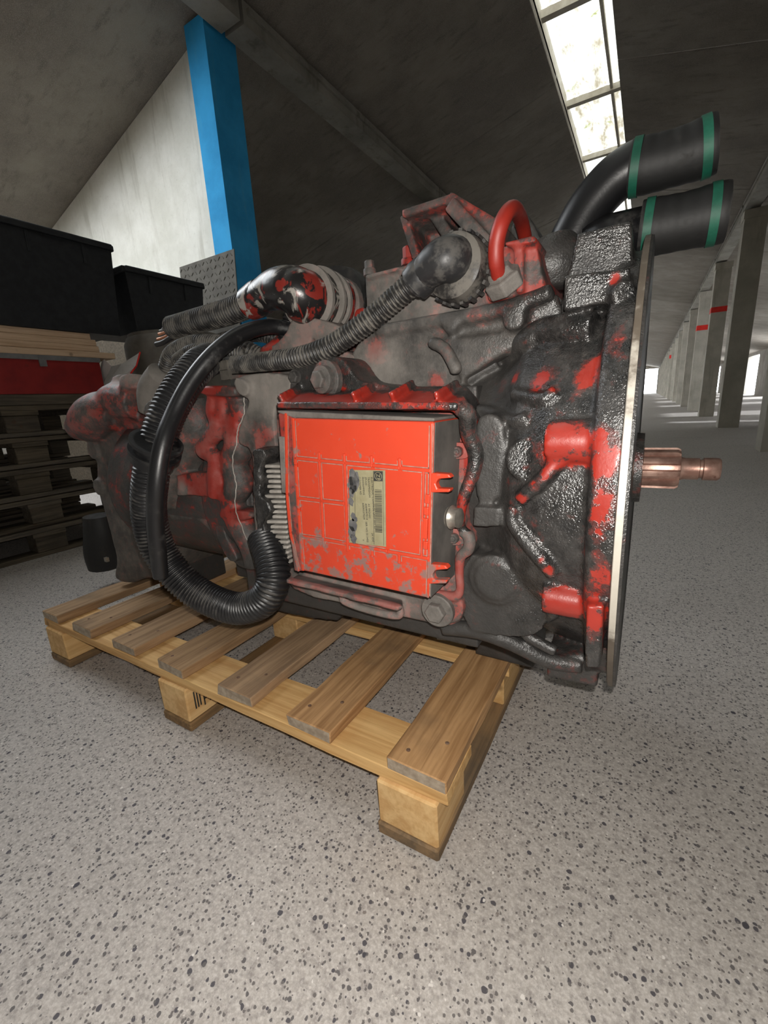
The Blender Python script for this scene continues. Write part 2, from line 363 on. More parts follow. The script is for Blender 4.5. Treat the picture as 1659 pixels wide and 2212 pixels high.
# roof slabs, one per bay and slope, with open joints
ceil = thing('ceiling', (RX, 30, RZ), 'dark brownish grey sloping ceiling boards of the hall', 'ceiling'); ceil['kind'] = 'structure'
bays = []
y = 4.66-9
while y < YE: bays.append((y, y+3)); y += 3
def slab(x0, x1, y0, y1):
    bm = BM(); t = .09
    pr = [(x0, roof(x0)), (x1, roof(x1)), (x1, roof(x1)+t), (x0, roof(x0)+t)]
    add_poly(bm, [Vector((a, y0, b)) for a, b in pr], [Vector((a, y1, b)) for a, b in pr])
    return link('roof_slab', bm, CEIL, ceil, bev=.004, seg=1)
AX0, AX1, AY0, AY1 = -5.3, -2.4, -.5, 1.08
for y0, y1 in bays:
    g = .006
    if y0 < 0 < y1:      # opening added over the left aisle, out of view, brightens the cross wall
        slab(XL-.3, AX0, y0+g, AY1); slab(AX1, -.765, y0+g, AY1); slab(AX0, AX1, y0+g, AY0); slab(XL-.3, -.765, AY1, y1+3-g); slab(-.255, XR+.3, y0+g, y1-g)
        continue
    for x0, x1 in ((XL-.3, -.765), (-.255, XR+.3)):
        if not (x0 < -1 and 1 < y0 < 2): slab(x0, x1, y0+g, min(y1, YE)-g)
# ridge roof light: translucent sheets in a pale timber frame
rl = thing('roof_light', (RX, 30, 3.6), 'bright translucent mossy roof light strip along the ridge', 'skylight'); rl['kind'] = 'structure'
y = 4.0-1.3*6; k = 0
FRM = mat_simple('sun_bleached_frame_timber', (.55, .5, .42), (.7, .66, .58), 14, .8)
while y < YE:
    bm = BM(); n = 12
    vs = [[bm.verts.new((-.8+.6*i/n, yy, 3.62+.012*math.cos(i*1.7)+(.0))) for i in range(n+1)] for yy in (y+.01, y+1.29)]
    for i in range(n): bm.faces.new((vs[0][i], vs[0][i+1], vs[1][i+1], vs[1][i]))
    link('roof_light_sheet', bm, SKYL, rl)
    bm = BM(); add_box(bm, (-.765, y-.03, 3.545), (-.255, y+.03, 3.6)); link('cross_batten', bm, FRM, rl, bev=.004)
    y += 1.3
for x in (-.79, -.255, -.36):
    bm = BM(); add_box(bm, (x, YB, 3.49 if x != -.36 else 3.56), (x+.025, YE, 3.64 if x != -.36 else 3.60)); link('side_batten', bm, FRM, rl)
# walls
def wall(name, lo, hi, label, m=WALLM):
    bm = BM(); add_box(bm, lo, hi); return tag(link(name, bm, m), label, 'wall', kind='structure')
wl = thing('wall_left', (XL, 30, 0), 'grey plaster outer wall behind the pallet stacks', 'wall'); wl['kind'] = 'structure'
y = YB; HL = roof(XL)+.03
for a, b in ((11, 13), (17, 20), (24, 27), (31, 34), (38, 41), (45, 48), (52, 55), (YE, YE)):  # openings added where they stay hidden, to light the right columns
    bm = BM(); add_box(bm, (XL-.2, y, 0), (XL, a, HL)); link('wall_segment', bm, WALLM, wl)
    if b > a: bm = BM(); add_box(bm, (XL-.2, a, 2.0), (XL, b, HL)); link('lintel', bm, WALLM, wl)
    y = b
wall('wall_behind', (XL-.2, YB-.2, 0), (XR+.2, YB, 3.7), 'plain grey wall at the near end of the hall')
# outer wall with openings
ops = [(8.95, 9.35, 2.0), (11.0, 12.7, 2.0), (17, 18.5, 2.0), (22, 25, 2.0), (29, 32, 2.), (36, 39, 2.), (43, 46, 2.), (50, 53, 2.), (57, 60, 2.)]
wr = thing('wall_right', (XR, 30, 0), 'grey outer wall with daylight openings beyond the right columns', 'wall'); wr['kind'] = 'structure'
y = YB; H = roof(XR)+.05
for a, b, h in ops+[(YE, YE, 0)]:
    bm = BM(); add_box(bm, (XR, y, 0), (XR+.2, a, H)); link('wall_segment', bm, WALLM, wr)
    if h:
        bm = BM(); add_box(bm, (XR, a, h), (XR+.2, b, H)); link('lintel', bm, WALLM, wr)
    y = b
wf = thing('wall_far', (0, YE, 0), 'far end wall around the glaring open doorway', 'wall'); wf['kind'] = 'structure'
for x0, x1, z0 in ((XL, -2.1, 0), (1.1, XR, 0), (-2.1, 1.1, 3.0)):
    bm = BM(); add_box(bm, (x0, YE-.2, z0), (x1, YE, 3.7)); link('wall_segment', bm, WALLM, wf)
# pale cross wall in the left aisle, its top following the roof
bm = BM(); xs = (-2.472, XL)
add_poly(bm, [Vector((xs[0], 1.97, 0)), Vector((xs[0], 1.97, roof(xs[0])-.005)), Vector((xs[1], 1.97, roof(xs[1])-.005)), Vector((xs[1], 1.97, 0))],
         [Vector((xs[0], 2.08, 0)), Vector((xs[0], 2.08, roof(xs[0])-.005)), Vector((xs[1], 2.08, roof(xs[1])-.005)), Vector((xs[1], 2.08, 0))])
tag(link('wall_cross', bm, CONC), 'pale stained concrete cross wall beside the blue column', 'wall', kind='structure')
# beams
for x0, x1, n in ((-2.27, -2.10, 'left'), (1.14, 1.31, 'right')):
    zt = min(roof(x0), roof(x1))
    b = thing('beam_'+n, (x0, 30, 3), 'long grey concrete beam on the %s column row' % n, 'beam'); b['kind'] = 'structure'
    y = 2-6
    while y < YE:
        bm = BM(); add_box(bm, (x0, y+.015, zt-.115), (x1, min(y+2.985, YE), zt+.01)); link('beam_span', bm, BEAM, b, bev=.006)
        bm = BM(); add_box(bm, (x1 if n == 'left' else x0-.018, y+.05, zt-.05), (x1+.018 if n == 'left' else x0, min(y+2.95, YE), zt-.02)); link('conduit', bm, BEAM, b)
        y += 3
# columns
def column(x0, x1, y, name, label, m, group=None, taper=.0):
    zt = min(roof(x0), roof(x1))-(.115 if m != BLUE else .004)
    r = thing(name, ((x0+x1)/2, y, 0), label, 'column', group); r['kind'] = 'structure'
    bm = BM(); add_box(bm, (x0, y-.125, 0), (x1, y+.125, zt-.1)); link('shaft', bm, m, r, bev=.022, seg=2)
    if m == BLUE:
        bm = BM(); add_box(bm, (x0, y-.125, zt-.102), (x1, y+.125, zt)); link('head', bm, m, r, bev=.01); return r
    bm = BM(); add_box(bm, (x0-.012, y-.14, zt-.11), (x1+.012, y+.14, zt)); link('capital', bm, m, r, bev=.015)
    return r
column(-2.475, -2.3, 2.0, 'column', 'chipped blue painted column with the tread plate leaning on it', BLUE)
column(-2.4, -2.15, 5.0, 'column', 'pale column top showing above the gearbox', CONC)
bandz = {8: None, 11: (2.02, 2.12), 14: (2.0, 2.12), 32: (2.3, 2.5)}
words = {5: 'grey concrete column cut off by the right edge of the picture', 8: 'tall grey concrete column nearest whole one in the right row', 11: 'grey concrete column with a wide red band', 14: 'grey concrete column with a narrow red band behind the wide banded one'}
y = 5
while y < YE-1:
    r = column(1.15, 1.4, y, 'column', words.get(y, 'distant grey concrete column in the receding right row'), COLM, 'distant columns of the right row' if y > 14 else None)
    if y in bandz and bandz[y]:
        bm = BM(); z0, z1 = bandz[y]; add_box(bm, (1.147, y-.128, z0), (1.403, y+.128, z1)); link('red_band', bm, REDP, r)
    y += 3
y = 8
while y < YE-1:
    column(-2.4, -2.15, y, 'column', 'distant grey concrete column in the left row seen beyond the gearbox flange', COLM, 'distant columns of the left row'); y += 3
#==SECTION pallets
# ================================================================ pallets
def jig_box(lo, hi, n=8, axis=1, j=.0012, chip=0):
    """slightly uneven sawn timber, cut along axis"""
    bm = BM(); rings = []
    o = [a for a in range(3) if a != axis]
    for i in range(n+1):
        t = lo[axis]+(hi[axis]-lo[axis])*i/n; ring = []
        for a, b in ((0, 0), (1, 0), (1, 1), (0, 1)):
            v = [0, 0, 0]; v[axis] = t+(random.uniform(-chip, chip) if i in (0, n) else 0)
            v[o[0]] = (lo, hi)[a][o[0]]+random.uniform(-j, j); v[o[1]] = (lo, hi)[b][o[1]]+random.uniform(-j, j)*.5; ring.append(bm.verts.new(v))
        rings.append(ring)
    for a, b in zip(rings, rings[1:]):
        for k in range(4): bm.faces.new((a[k], a[(k+1) % 4], b[(k+1) % 4], b[k]))
    bm.faces.new(rings[0][::-1]); bm.faces.new(rings[-1]); bmesh.ops.recalc_face_normals(bm, faces=bm.faces)
    return bm
BX = [(-.093, 0), (-.2903, -.1973), (-.4703, -.3804), (-.664, -.5731), (-.8464, -.7535), (-1.0366, -.94), (-1.2, -1.1152)]
def pallet(loc, label, group, mats, stamp=False, rz=0):
    r = thing('pallet', loc, label, 'pallet', group, local=True, rz=rz)
    mb, ms, mk, mskid = mats
    for i, (a, b) in enumerate(BX):
        o = link('deck_board', jig_box((a, 0, .122), (b, .8, .144), 10, 1, .0018, .003), mb[i % len(mb)], r, bev=.0016, seg=1)
        o.data.materials.append(WE if mb[0] != WD else WD)
        for p_ in o.data.polygons:
            if abs(p_.normal.y) > .9: p_.material_index = 1
    for y0, y1 in ((0, .1), (.32, .465), (.7, .8)): link('stringer_board', jig_box((-1.2, y0, .1), (0, y1, .1215), 12, 0, .001, .0015), ms, r, bev=.0015, seg=1)
    for x0, x1 in ((-.113, -.0135), (-.665, -.5716), (-1.19, -1.09)):
        for y0, y1 in ((-.006, .1), (.33, .465), (.7, .795)): link('block', jig_box((x0, y0, .022), (x1, y1, .0995), 3, 1, .001, .001), mk, r, bev=.003, seg=1)
        link('skid', jig_box((x0-.001, -.008, 0), (x1+.001, .796, .0215), 8, 1, .001, .001), mskid, r, bev=.003, seg=1)
    return r
pal = pallet((0, 0, 0), 'weathered brown wooden pallet carrying the gearbox', None, ([WB, WB, WBr, WBr, WBr, WBr, WBr], WS, WBl, WSk))
NAIL = mat_simple('rusty_nail_heads', (.12, .05, .025), (.3, .2, .14), 90, .6, metal=.4)
for i, (a, b) in enumerate(BX[:6]):      # nails through the boards into the stringer
    for yy in (.03, .07):
        bm = BM(); xx = a+.022 if yy < .05 else b-.025; add_lathe(bm, [(0, .0032), (.0008, .0034), (.0014, .002)], (xx, yy+random.uniform(-.008, .008), .1438), (0, 0, 1), 10)
        link('nail', bm, NAIL, pal)
# burnt-in stamp on the side of the middle block
st = BM()
for y0, z0, y1, z1 in ((.012, .045, .012, .085), (.018, .045, .018, .085), (.024, .046, .024, .084), (.033, .04, .033, .09), (.033, .055, .075, .055), (.045, .06, .045, .085), (.05, .06, .058, .085), (.066, .06, .066, .085), (.033, .09, .08, .09), (.045, .044, .07, .044)):
    add_bar(st, (-.5714, y0, z0), (-.5714, y1, z1), .003, .0006, Vector((1, 0, 0)))
link('stamp', st, INK, pal)
#==SECTION left
# ---- old stack in the left aisle
XF = -2.33
cap = ['lowest', 'second lowest', 'middle', 'second highest', 'topmost']
for i in range(5):
    pallet((XF-.006*(i % 2), .08+(.0, .012, -.01, .015, .004)[i], (.147*i)), 'old dark pallet under the red case, %s in its stack' % cap[i], 'dark pallets stacked in the left aisle', ([WD], WD, WD, WD))
zt = .147*4+.146
bm = jig_box((XF-1.0, -.05, zt), (XF-.002, 1.0, zt+.05), 8, 1, .002); tag(link('dark_board', bm, WD, bev=.003), 'thick dark board between pallet stack and red case', 'board')
zt += .051
def Zat(px, py, x=XF): return PXp(px, py, x).z
def Yat(px, py, x=XF): return PXp(px, py, x).y
# red case with grey lid edge
z1 = Zat(100, 778); zl = Zat(100, 768); ye = Yat(218, 800)
rc = thing('metal_case', (XF-.4, .3, zt), 'dull red metal case with a grey lid under pale planks', 'case')
bm = BM(); add_box(bm, (XF-.75, -.4, zt), (XF, ye, z1)); link('body', bm, REDB, rc, bev=.006)
bm = BM(); add_box(bm, (XF-.76, -.41, z1), (XF+.006, ye+.004, z1+.022)); link('lid', bm, GREYM, rc, bev=.004)
for q in (.25, .6):
    bm = BM(); add_box(bm, (XF, q, z1-.03), (XF+.008, q+.03, z1+.012)); link('latch', bm, GREYM, rc, bev=.002)
z1 += .0225
# staggered pale planks
ends = (244, 208, 200, 186); names = ('lowest and longest', 'second from the bottom', 'third from the bottom', 'top'); zz = z1
zc = Zat(100, 708)
hp = (zc-z1)/4
for i, e in enumerate(ends):
    yy = Yat(e, 745-12*i, XF-.02*i); bm = jig_box((XF-.14-.02*i, -.5, zz+.0005), (XF-.012*i, yy, zz+hp-.0015), 8, 1, .0015)
    tag(link('plank', bm, WP, bev=.002, seg=1), 'pale raw plank under the black crate, %s of four' % names[i], 'plank', 'pale planks on the red case'); zz += hp
# planks behind carry the crate level
bm = jig_box((XF-.7, -.5, z1), (XF-.3, .72, zz-.001), 6, 1, .0015); tag(link('timber_baulk', bm, WP, bev=.003), 'broad pale timber behind the four planks', 'timber')
# black plastic crates
def crate(name, x0, x1, y0, y1, z0, z1, label, ribs):
    r = thing(name, ((x0+x1)/2, (y0+y1)/2, z0), label, 'crate', 'black plastic crates')
    bm = BM(); t = .006; k = .025
    lo = [Vector((x0+k, y0+k, z0)), Vector((x1-k, y0+k, z0)), Vector((x1-k, y1-k, z0)), Vector((x0+k, y1-k, z0))]
    hi = [Vector((x0, y0, z1)), Vector((x1, y0, z1)), Vector((x1, y1, z1)), Vector((x0, y1, z1))]
    c = (sum(hi, Vector())/4)
    hin = [v+(Vector((c.x, c.y, v.z))-v).normalized()*t*1.5 for v in hi]; lin = [v+(Vector((c.x, c.y, v.z))-v).normalized()*t*1.5+Vector((0, 0, t)) for v in lo]
    L, Hh, Hi, Li = [[bm.verts.new(v) for v in q] for q in (lo, hi, hin, lin)]
    bm.faces.new(L[::-1]); bm.faces.new(Li)
    for a, b in ((L, Hh), (Hh, Hi), (Hi, Li)):
        for i in range(4): bm.faces.new((a[i], a[(i+1) % 4], b[(i+1) % 4], b[i]))
    bmesh.ops.recalc_face_normals(bm, faces=bm.faces); link('body', bm, BLKP, r, bev=.004)
    bm = BM()
    for a, b in ((hi[0], hi[1]), (hi[1], hi[2]), (hi[2], hi[3]), (hi[3], hi[0])): add_bar(bm, a-Vector((0, 0, .03)), b-Vector((0, 0, .03)), .03, .03, Vector((0, 0, 1)))
    link('rim', bm, BLKP, r, bev=.006)
    for i in range(ribs):
        yy = y0+(y1-y0)*(i+.6)/(ribs+.2); bm = BM(); add_bar(bm, (x1-.004, yy, z1-.03), (x1-.012, yy, z1-.12), .012, .008, Vector((1, 0, 0))); link('rib', bm, BLKP, r, bev=.002)
    return r
ztop = Zat(100, 492); yC = Yat(252, 600)
crate('crate', XF-.6, XF+.0, -.2, yC, zz, ztop, 'large black plastic crate on the pale planks', 5)
bm = jig_box((XF-.32, -.5, ztop), (XF-.14, Yat(112, 470, XF-.2), ztop+.022), 8, 1, .003, .006); tag(link('dusty_plank', bm, WBr, bev=.002), 'dusty grey plank lying across the large crate', 'plank')
# dusty drum that carries the smaller crate
DY = 1.37; DXc = XF-.02
zd = PXp(330, 722, DXc).z
dr = thing('drum', (DXc, DY, 0), 'dusty grey round drum behind the gearbox end', 'drum')
bm = BM(); add_lathe(bm, [(0, .285), (.01, .29), (.3, .29), (.31, .3), (.33, .3), (.34, .29), (.62, .29), (.63, .3), (.65, .3), (.66, .29), (zd-.06, .288), (zd-.02, .27), (zd-.012, .25)], (DXc, DY, 0), (0, 0, 1), 48); link('shell', bm, DRUM, dr, smooth=True)
bm = BM(); add_lathe(bm, [(zd-.02, .262), (zd, .262), (zd, .245), (zd-.008, .24)], (DXc, DY, 0), (0, 0, 1), 48); link('lid', bm, DRUM, dr, smooth=True)
crate('crate', XF-.42, XF+.02, 1.10, 1.6, zd, zd+.335, 'smaller black plastic crate standing on the grey drum', 2)
# crumpled paper bag on the stack end
bm = BM(); a = lambda px, py, x: PXp(px, py, x)
q = [a(212, 775, -2.3), a(228, 790, -2.26), a(250, 786, -2.3), a(291, 760, -2.25), a(283, 790, -2.23), a(258, 818, -2.25), a(222, 822, -2.28), a(212, 805, -2.33)]
for v in q: v.y += .03
for v in (q[5], q[6], q[7]): v.z = zt+.002; v.x -= .12
add_poly(bm, q, [v+Vector((-.05, .012, -.004)) for v in q]); pb = tag(link('paper_bag', bm, PAPER, bev=.003), 'crumpled white paper bag with a red edge behind the red case', 'bag')
bm = BM(); add_tube(bm, [q[3], q[4], q[5]], .004, 8); link('red_edge', bm, REDP, pb)
bm = jig_box((-5.55, 1.70, 0), (-2.93, 1.73, 1.3), 4, 2, .002); tag(link('added_dark_sheet', bm, WD, bev=.002), 'dark sheet added before the cross wall to darken the gaps behind the stack', 'board')  # invented sheet, keeps the bright wall from showing through the pallet gaps
# tread plate leaning on the blue column
t0 = [Vector((-2.27, 1.862, 1.71)), Vector((-2.86, 1.862, 1.71)), Vector((-2.86, 1.74, .0)), Vector((-2.27, 1.74, .0))]
tp = thing('tread_plate', (-2.5, 1.7, 0), 'grey steel tread plate leaning against the blue column', 'plate')
bm = BM(); add_poly(bm, t0, [v+Vector((0, .006, 0)) for v in t0]); link('sheet', bm, TREAD, tp)
lm = None; dn = (t0[0]-t0[3]).normalized()
for iz in range(9):
    for ix in range(14):
        c = t0[0]+Vector((-.03-.042*ix, -.0, 0))-dn*(.03+.045*iz); s = 1 if (ix+iz) % 2 else -1
        if lm is None:
            b2 = BM(); add_lathe(b2, [(-.016, .0005), (-.01, .0042), (.01, .0042), (.016, .0005)], (0, 0, 0), (0, 0, 1), 6)
            lm = bpy.data.meshes.new('tread_lozenge'); b2.to_mesh(lm); b2.free(); lm.materials.append(TREAD)
        o = bpy.data.objects.new('tread_lozenge', lm); COL.objects.link(o); o.location = c; o.rotation_euler = (0, s*math.radians(45), 0); own(o, tp)
#==SECTION gearbox
# ================================================================ the gearbox
Y0, Z0, XFL = .29, .523, .188        # axis of the shafts, flange plane
gb = thing('truck_gearbox', (-.45, Y0, .144), 'grimy red and black truck gearbox lying on the wooden pallet', 'gearbox')
BP = [(-.19, .185), (-.02, .186), (.02, .196), (.045, .215), (.065, .236), (.10, .250), (.13, .255), (.149, .258), (.152, .282), (.155, .286), (.165, .288), (.178, .290)]
def bell_r(x):
    for (a, ra), (b, rb) in zip(BP, BP[1:]):
        if x <= b: return ra+(rb-ra)*max(0, (x-a)/(b-a))
    return .29
def onbell(px, py, lift=0.):
    d = ray(px, py); t = .25
    while t < 1.6:
        q = CAM+d*t
        if math.hypot(q.y-Y0, q.z-Z0) < bell_r(q.x)+lift: return q
        t += .001
    return CAM+d*((.1-CAM.y)/d.y)
def ob(c, x, y, lift=0.): return onbell(*c(x, y), lift)
def path_on(c, pts, lift=0.): return [ob(c, x, y, lift) for x, y in pts]
def spotwear(base, spots, fn=None):
    def f(co):
        out = np.tile(np.array(base, np.float32), (len(co), 1))
        if fn is not None: fn(co, out)
        for c, r, ch, st in spots:
            d = np.linalg.norm(co-np.array(c, np.float32), axis=1); k = np.clip(1-d/r, 0, 1)
            k = np.minimum(1, k*1.4)
            out[:, ch] = out[:, ch]*(1-k)+st*k
        return np.clip(out, 0, 1)
    return f
# ---- bell housing casting
bm = BM(); add_lathe(bm, BP, (0, Y0, Z0), (1, 0, 0), 128)
q = ob(c6, 600, 265, .004); add_tube(bm, [q, Vector((.177, q.y-.003, q.z))], .0225, 32)
q = ob(c6, 580, 1112, .004); add_tube(bm, [q, Vector((.177, q.y-.003, q.z))], .020, 32)
smooth_tube(bm, path_on(c6, [(690, 350), (640, 385), (560, 480), (440, 585)], .004), .0085, seg=10)
smooth_tube(bm, path_on(c6, [(410, 620), (400, 700), (470, 800), (560, 910), (630, 1000)], .003), [.006, .008, .010, .010, .008], seg=10)
smooth_tube(bm, path_on(c6, [(640, 1190), (600, 1225), (520, 1240), (450, 1260), (480, 1330), (560, 1380), (640, 1420)], .003), .008, seg=10)
# upper ribs and shoulders
smooth_tube(bm, path_on(c3, [(1480, 905), (1300, 915), (1180, 930), (1080, 985), (950, 1075)], .004), [.016, .017, .017, .016, .013], seg=14)
smooth_tube(bm, path_on(c3, [(900, 1110), (800, 1160), (690, 1225)], .006), [.014, .014, .012], seg=14)
#smooth_tube(bm, path_on(c3, [(960, 1090), (1010, 1180), (1080, 1250), (1180, 1290)], .0), .009, seg=10)
smooth_tube(bm, path_on(c3, [(1250, 1290), (1180, 1330), (1120, 1330), (1000, 1300)], .0), .008, seg=10)
smooth_tube(bm, path_on(c3, [(760, 1400), (850, 1410), (920, 1440), (1000, 1470), (1080, 1440)], .0), .008, seg=10)
smooth_tube(bm, path_on(c3, [(1660, 700), (1480, 740), (1290, 790)], .006), .012, seg=12)
add_prism(bm, poly(c3, [(1300, 590), (1690, 545), (1690, 735), (1460, 770), (1290, 810)]), .095, .3)
add_prism(bm, poly(c3, [(1375, 345), (1700, 262), (1710, 560), (1600, 610), (1310, 600), (1340, 500)]), .15, .25)
# soft pads
def pad(c, x, y, rx, rz, h, sq=False):
    q = ob(c, x, y); n = Vector((0, q.y-Y0, q.z-Z0)).normalized()
    add_lathe(bm, [(-.03, rx), (h, rx), (h+.0001, rx*.9)], q, n, 40) if not sq else None
add_prism(bm, chaikin(poly(c6, [(120, 880), (330, 910), (440, 990), (540, 1090), (590, 1200), (560, 1330), (380, 1350), (100, 1290)]), 1), .078, .2)
add_lathe(bm, [(0, .034), (.02, .034)], P(*c6(300, 1030), .0745), (0, 1, 0), 40); add_lathe(bm, [(0, .026), (.02, .026)], P(*c6(300, 1035), .0715), (0, 1, 0), 40)
pad(c6, 480, 360, .024, 0, .0005)
add_prism(bm, chaikin(poly(c6, [(185, 150), (260, 105), (340, 130), (360, 260), (330, 420), (320, 600), (190, 640)]), 2), .068, .14)
add_prism(bm, poly(c6, [(185, 625), (330, 630), (325, 735), (185, 735)]), .062, .14)
# bottom lug and lower rim
add_prism(bm, poly(c6, [(585, 1440), (800, 1440), (872, 1500), (868, 1625), (590, 1560)]), .12, .27)
add_prism(bm, poly(c6, [(805, 1170), (905, 1170), (885, 1520), (800, 1510)]), .0, .2)
smooth_tube(bm, [P(*c6(20, 1290), .09), P(*c6(200, 1305), .09), P(*c6(380, 1365), .10), P(*c6(600, 1470), .11), P(*c6(780, 1500), .12)], [.011, .012, .012, .011, .010], seg=12)
def g_bell(co, out):
    x = co[:, 0]; k = np.clip((.085-x)/.05, 0, 1)
    out[:, 2] = 1-.85*k; out[:, 1] = .05+.02*k; out[:, 0] = .06*(1-k)
    z = co[:, 2]; low = np.clip((.36-z)/.06, 0, 1); out[:, 0] = np.maximum(out[:, 0], .22*low*(1-k)); out[:, 2] *= 1-.4*low
    up = np.clip((z-.70)/.05, 0, 1); out[:, 0] *= 1-.5*up
sp = []
for x, y, r, s in ((630, 310, .028, .95), (700, 310, .03, .95), (800, 320, .03, .95), (890, 320, .03, .95), (760, 250, .026, .8), (860, 250, .026, .75), (670, 250, .026, .75), (640, 385, .012, .95), (580, 450, .012, .9), (520, 510, .012, .9), (450, 580, .012, .9), (430, 650, .012, .6),
                   (875, 400, .018, .95), (872, 480, .019, .95), (870, 560, .019, .95), (864, 640, .019, .9), (860, 720, .019, .85), (855, 800, .018, .8), (846, 900, .017, .75), (840, 970, .017, .8),
                   (780, 880, .014, .8), (610, 1150, .026, .95), (660, 1155, .028, .95), (740, 1165, .028, .85), (830, 1185, .028, .95), (890, 1020, .02, .8), (890, 1100, .025, .85), (460, 1070, .014, .75),
                   (860, 1250, .022, .8), (855, 1330, .022, .7), (840, 1420, .022, .65), (470, 1280, .02, .55), (600, 980, .01, .8), (560, 920, .008, .7)):
    sp.append((ob(c6, x, y, .012), r, 0, s))
for x, y, r, s in ((970, 1190, .016, 1.1), (1150, 1170, .024, .95), (1110, 1210, .02, .95), (1230, 1240, .016, .9), (1330, 1295, .018, .95), (1440, 1150, .024, 1.), (1480, 1080, .022, 1.), (1400, 1190, .018, 1.), (1590, 900, .018, .75), (1580, 960, .018, .75), (1570, 1030, .018, .6), (1555, 1200, .014, .6), (1600, 630, .012, .8), (1560, 650, .01, .8)):
    sp.append((ob(c3, x, y, .012), r, 0, s))
sp.append((P(*c3(1535, 400), .168), .02, 0, .85))
fuse('bell_housing', bm, CAST, gb, spotwear((.15, .05, 1), sp, g_bell), .0026, 2, .5)
# machined flange rim and its red hardened-grease back edge
bm = BM(); add_lathe(bm, [(.1772, .27), (.1772, .302), (.178, .304), (.1838, .304), (.184, .303), (.184, .26), (.182, .25), (.182, .02)], (0, Y0, Z0), (1, 0, 0), 160)
fl = link('bell_flange', bm, ALU, gb, smooth=True)
bm = BM(); add_lathe(bm, [(.184, .262), (.184, .3035), (.1865, .303), (.187, .3), (.187, .266), (.1855, .264)], (0, Y0, Z0), (1, 0, 0), 128); link('sealing_edge', bm, CAST, fl, wear=(.02, .02, .6), smooth=True)
# ---- input shaft
sh = BM(); n = 10; seg = 120; rings = []
for x, rr, spl in ((.15, .024, 0), (.194, .024, 0), (.195, .029, 1), (.236, .029, 1), (.240, .0265, .6), (.241, .0165, 0), (.246, .0150, 0), (.262, .0150, 0), (.263, .0128, 0), (.266, .0128, 0), (.267, .0155, 0), (.283, .0155, 0), (.286, .0135, 0)):
    ring = []
    for k in range(seg):
        a = 2*math.pi*k/seg; t = (a*n/(2*math.pi)) % 1; g = .0045*spl*(1 if .42 < t < .92 else 0)
        ring.append(sh.verts.new((x, Y0+(rr-g)*math.cos(a), Z0+.008+(rr-g)*math.sin(a))))
    rings.append(ring)
for a, b in zip(rings, rings[1:]):
    for k in range(seg): sh.faces.new((a[k], a[(k+1) % seg], b[(k+1) % seg], b[k]))
sh.faces.new(rings[0][::-1]); sh.faces.new(rings[-1]); bmesh.ops.recalc_face_normals(sh, faces=sh.faces)
link('input_shaft', sh, OILST, gb, smooth=True)
bm = BM(); add_lathe(bm, [(.14, .055), (.195, .05), (.196, .032)], (0, Y0, Z0+.008), (1, 0, 0), 40); link('bearing_sleeve', bm, CAST, gb, wear=(.2, .05, .8), smooth=True)

# ---- main gear case
bm = BM()
add_box(bm, (-.50, .13, .27), (.0, .47, .66))
add_prism(bm, poly(c3, [(20, 1060), (60, 1000), (110, 900), (210, 915), (520, 855), (960, 790), (1250, 690), (1290, 830), (1130, 920), (1000, 1060), (880, 1100), (700, 1210), (560, 1330), (90, 1280)]), .15, .42)
add_prism(bm, poly(c3, [(500, 985), (700, 965), (1120, 905), (1180, 880), (1100, 960), (930, 1060), (680, 1220), (600, 1040)]), .142, .2)
smooth_tube(bm, [P(*c3(180, 930), .15), P(*c3(520, 870), .15), P(*c3(900, 800), .14), P(*c3(1230, 690), .13)], .010, seg=10)
smooth_tube(bm, [P(*c3(500, 990), .125), P(*c3(590, 1040), .12), P(*c3(660, 1180), .115)], .009, seg=10)
#smooth_tube(bm, [P(*c3(640, 1060), .125), P(*c3(780, 1075), .12), P(*c3(930, 1040), .115)], .007, seg=10)
add_lathe(bm, [(0, .011), (.02, .011)], P(*c3(610, 890), .135), (0, 1, 0), 20)
add_lathe(bm, [(0, .014), (.02, .014)], P(*c3(990, 850), .125), (0, 1, 0), 20)
add_tube(bm, [Vector((-.95, .3, .47)), Vector((-.45, .3, .47))], .185, 64)
add_tube(bm, [Vector((-.56, .3, .47)), Vector((-.48, .3, .47))], .205, 64)
# sump
add_box(bm, (-.62, .2, .262), (-.02, .44, .4)); add_box(bm, (-.065, .3, .146), (.05, .42, .3)); add_box(bm, (-.3, .3, .20), (-.05, .42, .3)); add_box(bm, (-1.0, .24, .1465), (-.92, .4, .3))
add_prism(bm, poly(c2, [(560, 2230), (700, 2240), (1000, 2310), (1180, 2330), (1230, 2280), (900, 2180)]), .2, .4)
def g_case(co, out):
    x = co[:, 0]; z = co[:, 2]
    out[:, 1] = np.where(z > .66, .36, .12); out[:, 0] = np.where(x < -.42, .34, .12)
    k = np.clip((x+.02)/.12, 0, 1)*np.clip((z-.6)/.05, 0, 1); out[:, 1] *= 1-.8*k; out[:, 2] = .15+.75*k
    lo = np.clip((.36-z)/.06, 0, 1); out[:, 1] *= 1-lo; out[:, 0] *= 1-.6*lo
sp = [(P(*c3(170, 1040), .15), .03, 0, .8), (P(*c3(200, 1150), .15), .05, 1, .85), (P(*c3(60, 1130), .15), .04, 1, .7), (P(*c3(530, 1225), .15), .018, 0, .9), (P(*c3(800, 690), .15), .04, 1, .5)]
fuse('gear_case', bm, CAST, gb, spotwear((.12, .12, .2), sp, g_case), .0042, 5, .5)
for z in (.262, .276):
    bm = BM(); c = P(*c6(0, 1335), .3); add_tube(bm, [P(945, 1368+(z-.262)*700, .31), P(1000, 1375+(z-.262)*700, .31)], .0035, 10); link('pin', bm, STEEL, gb)
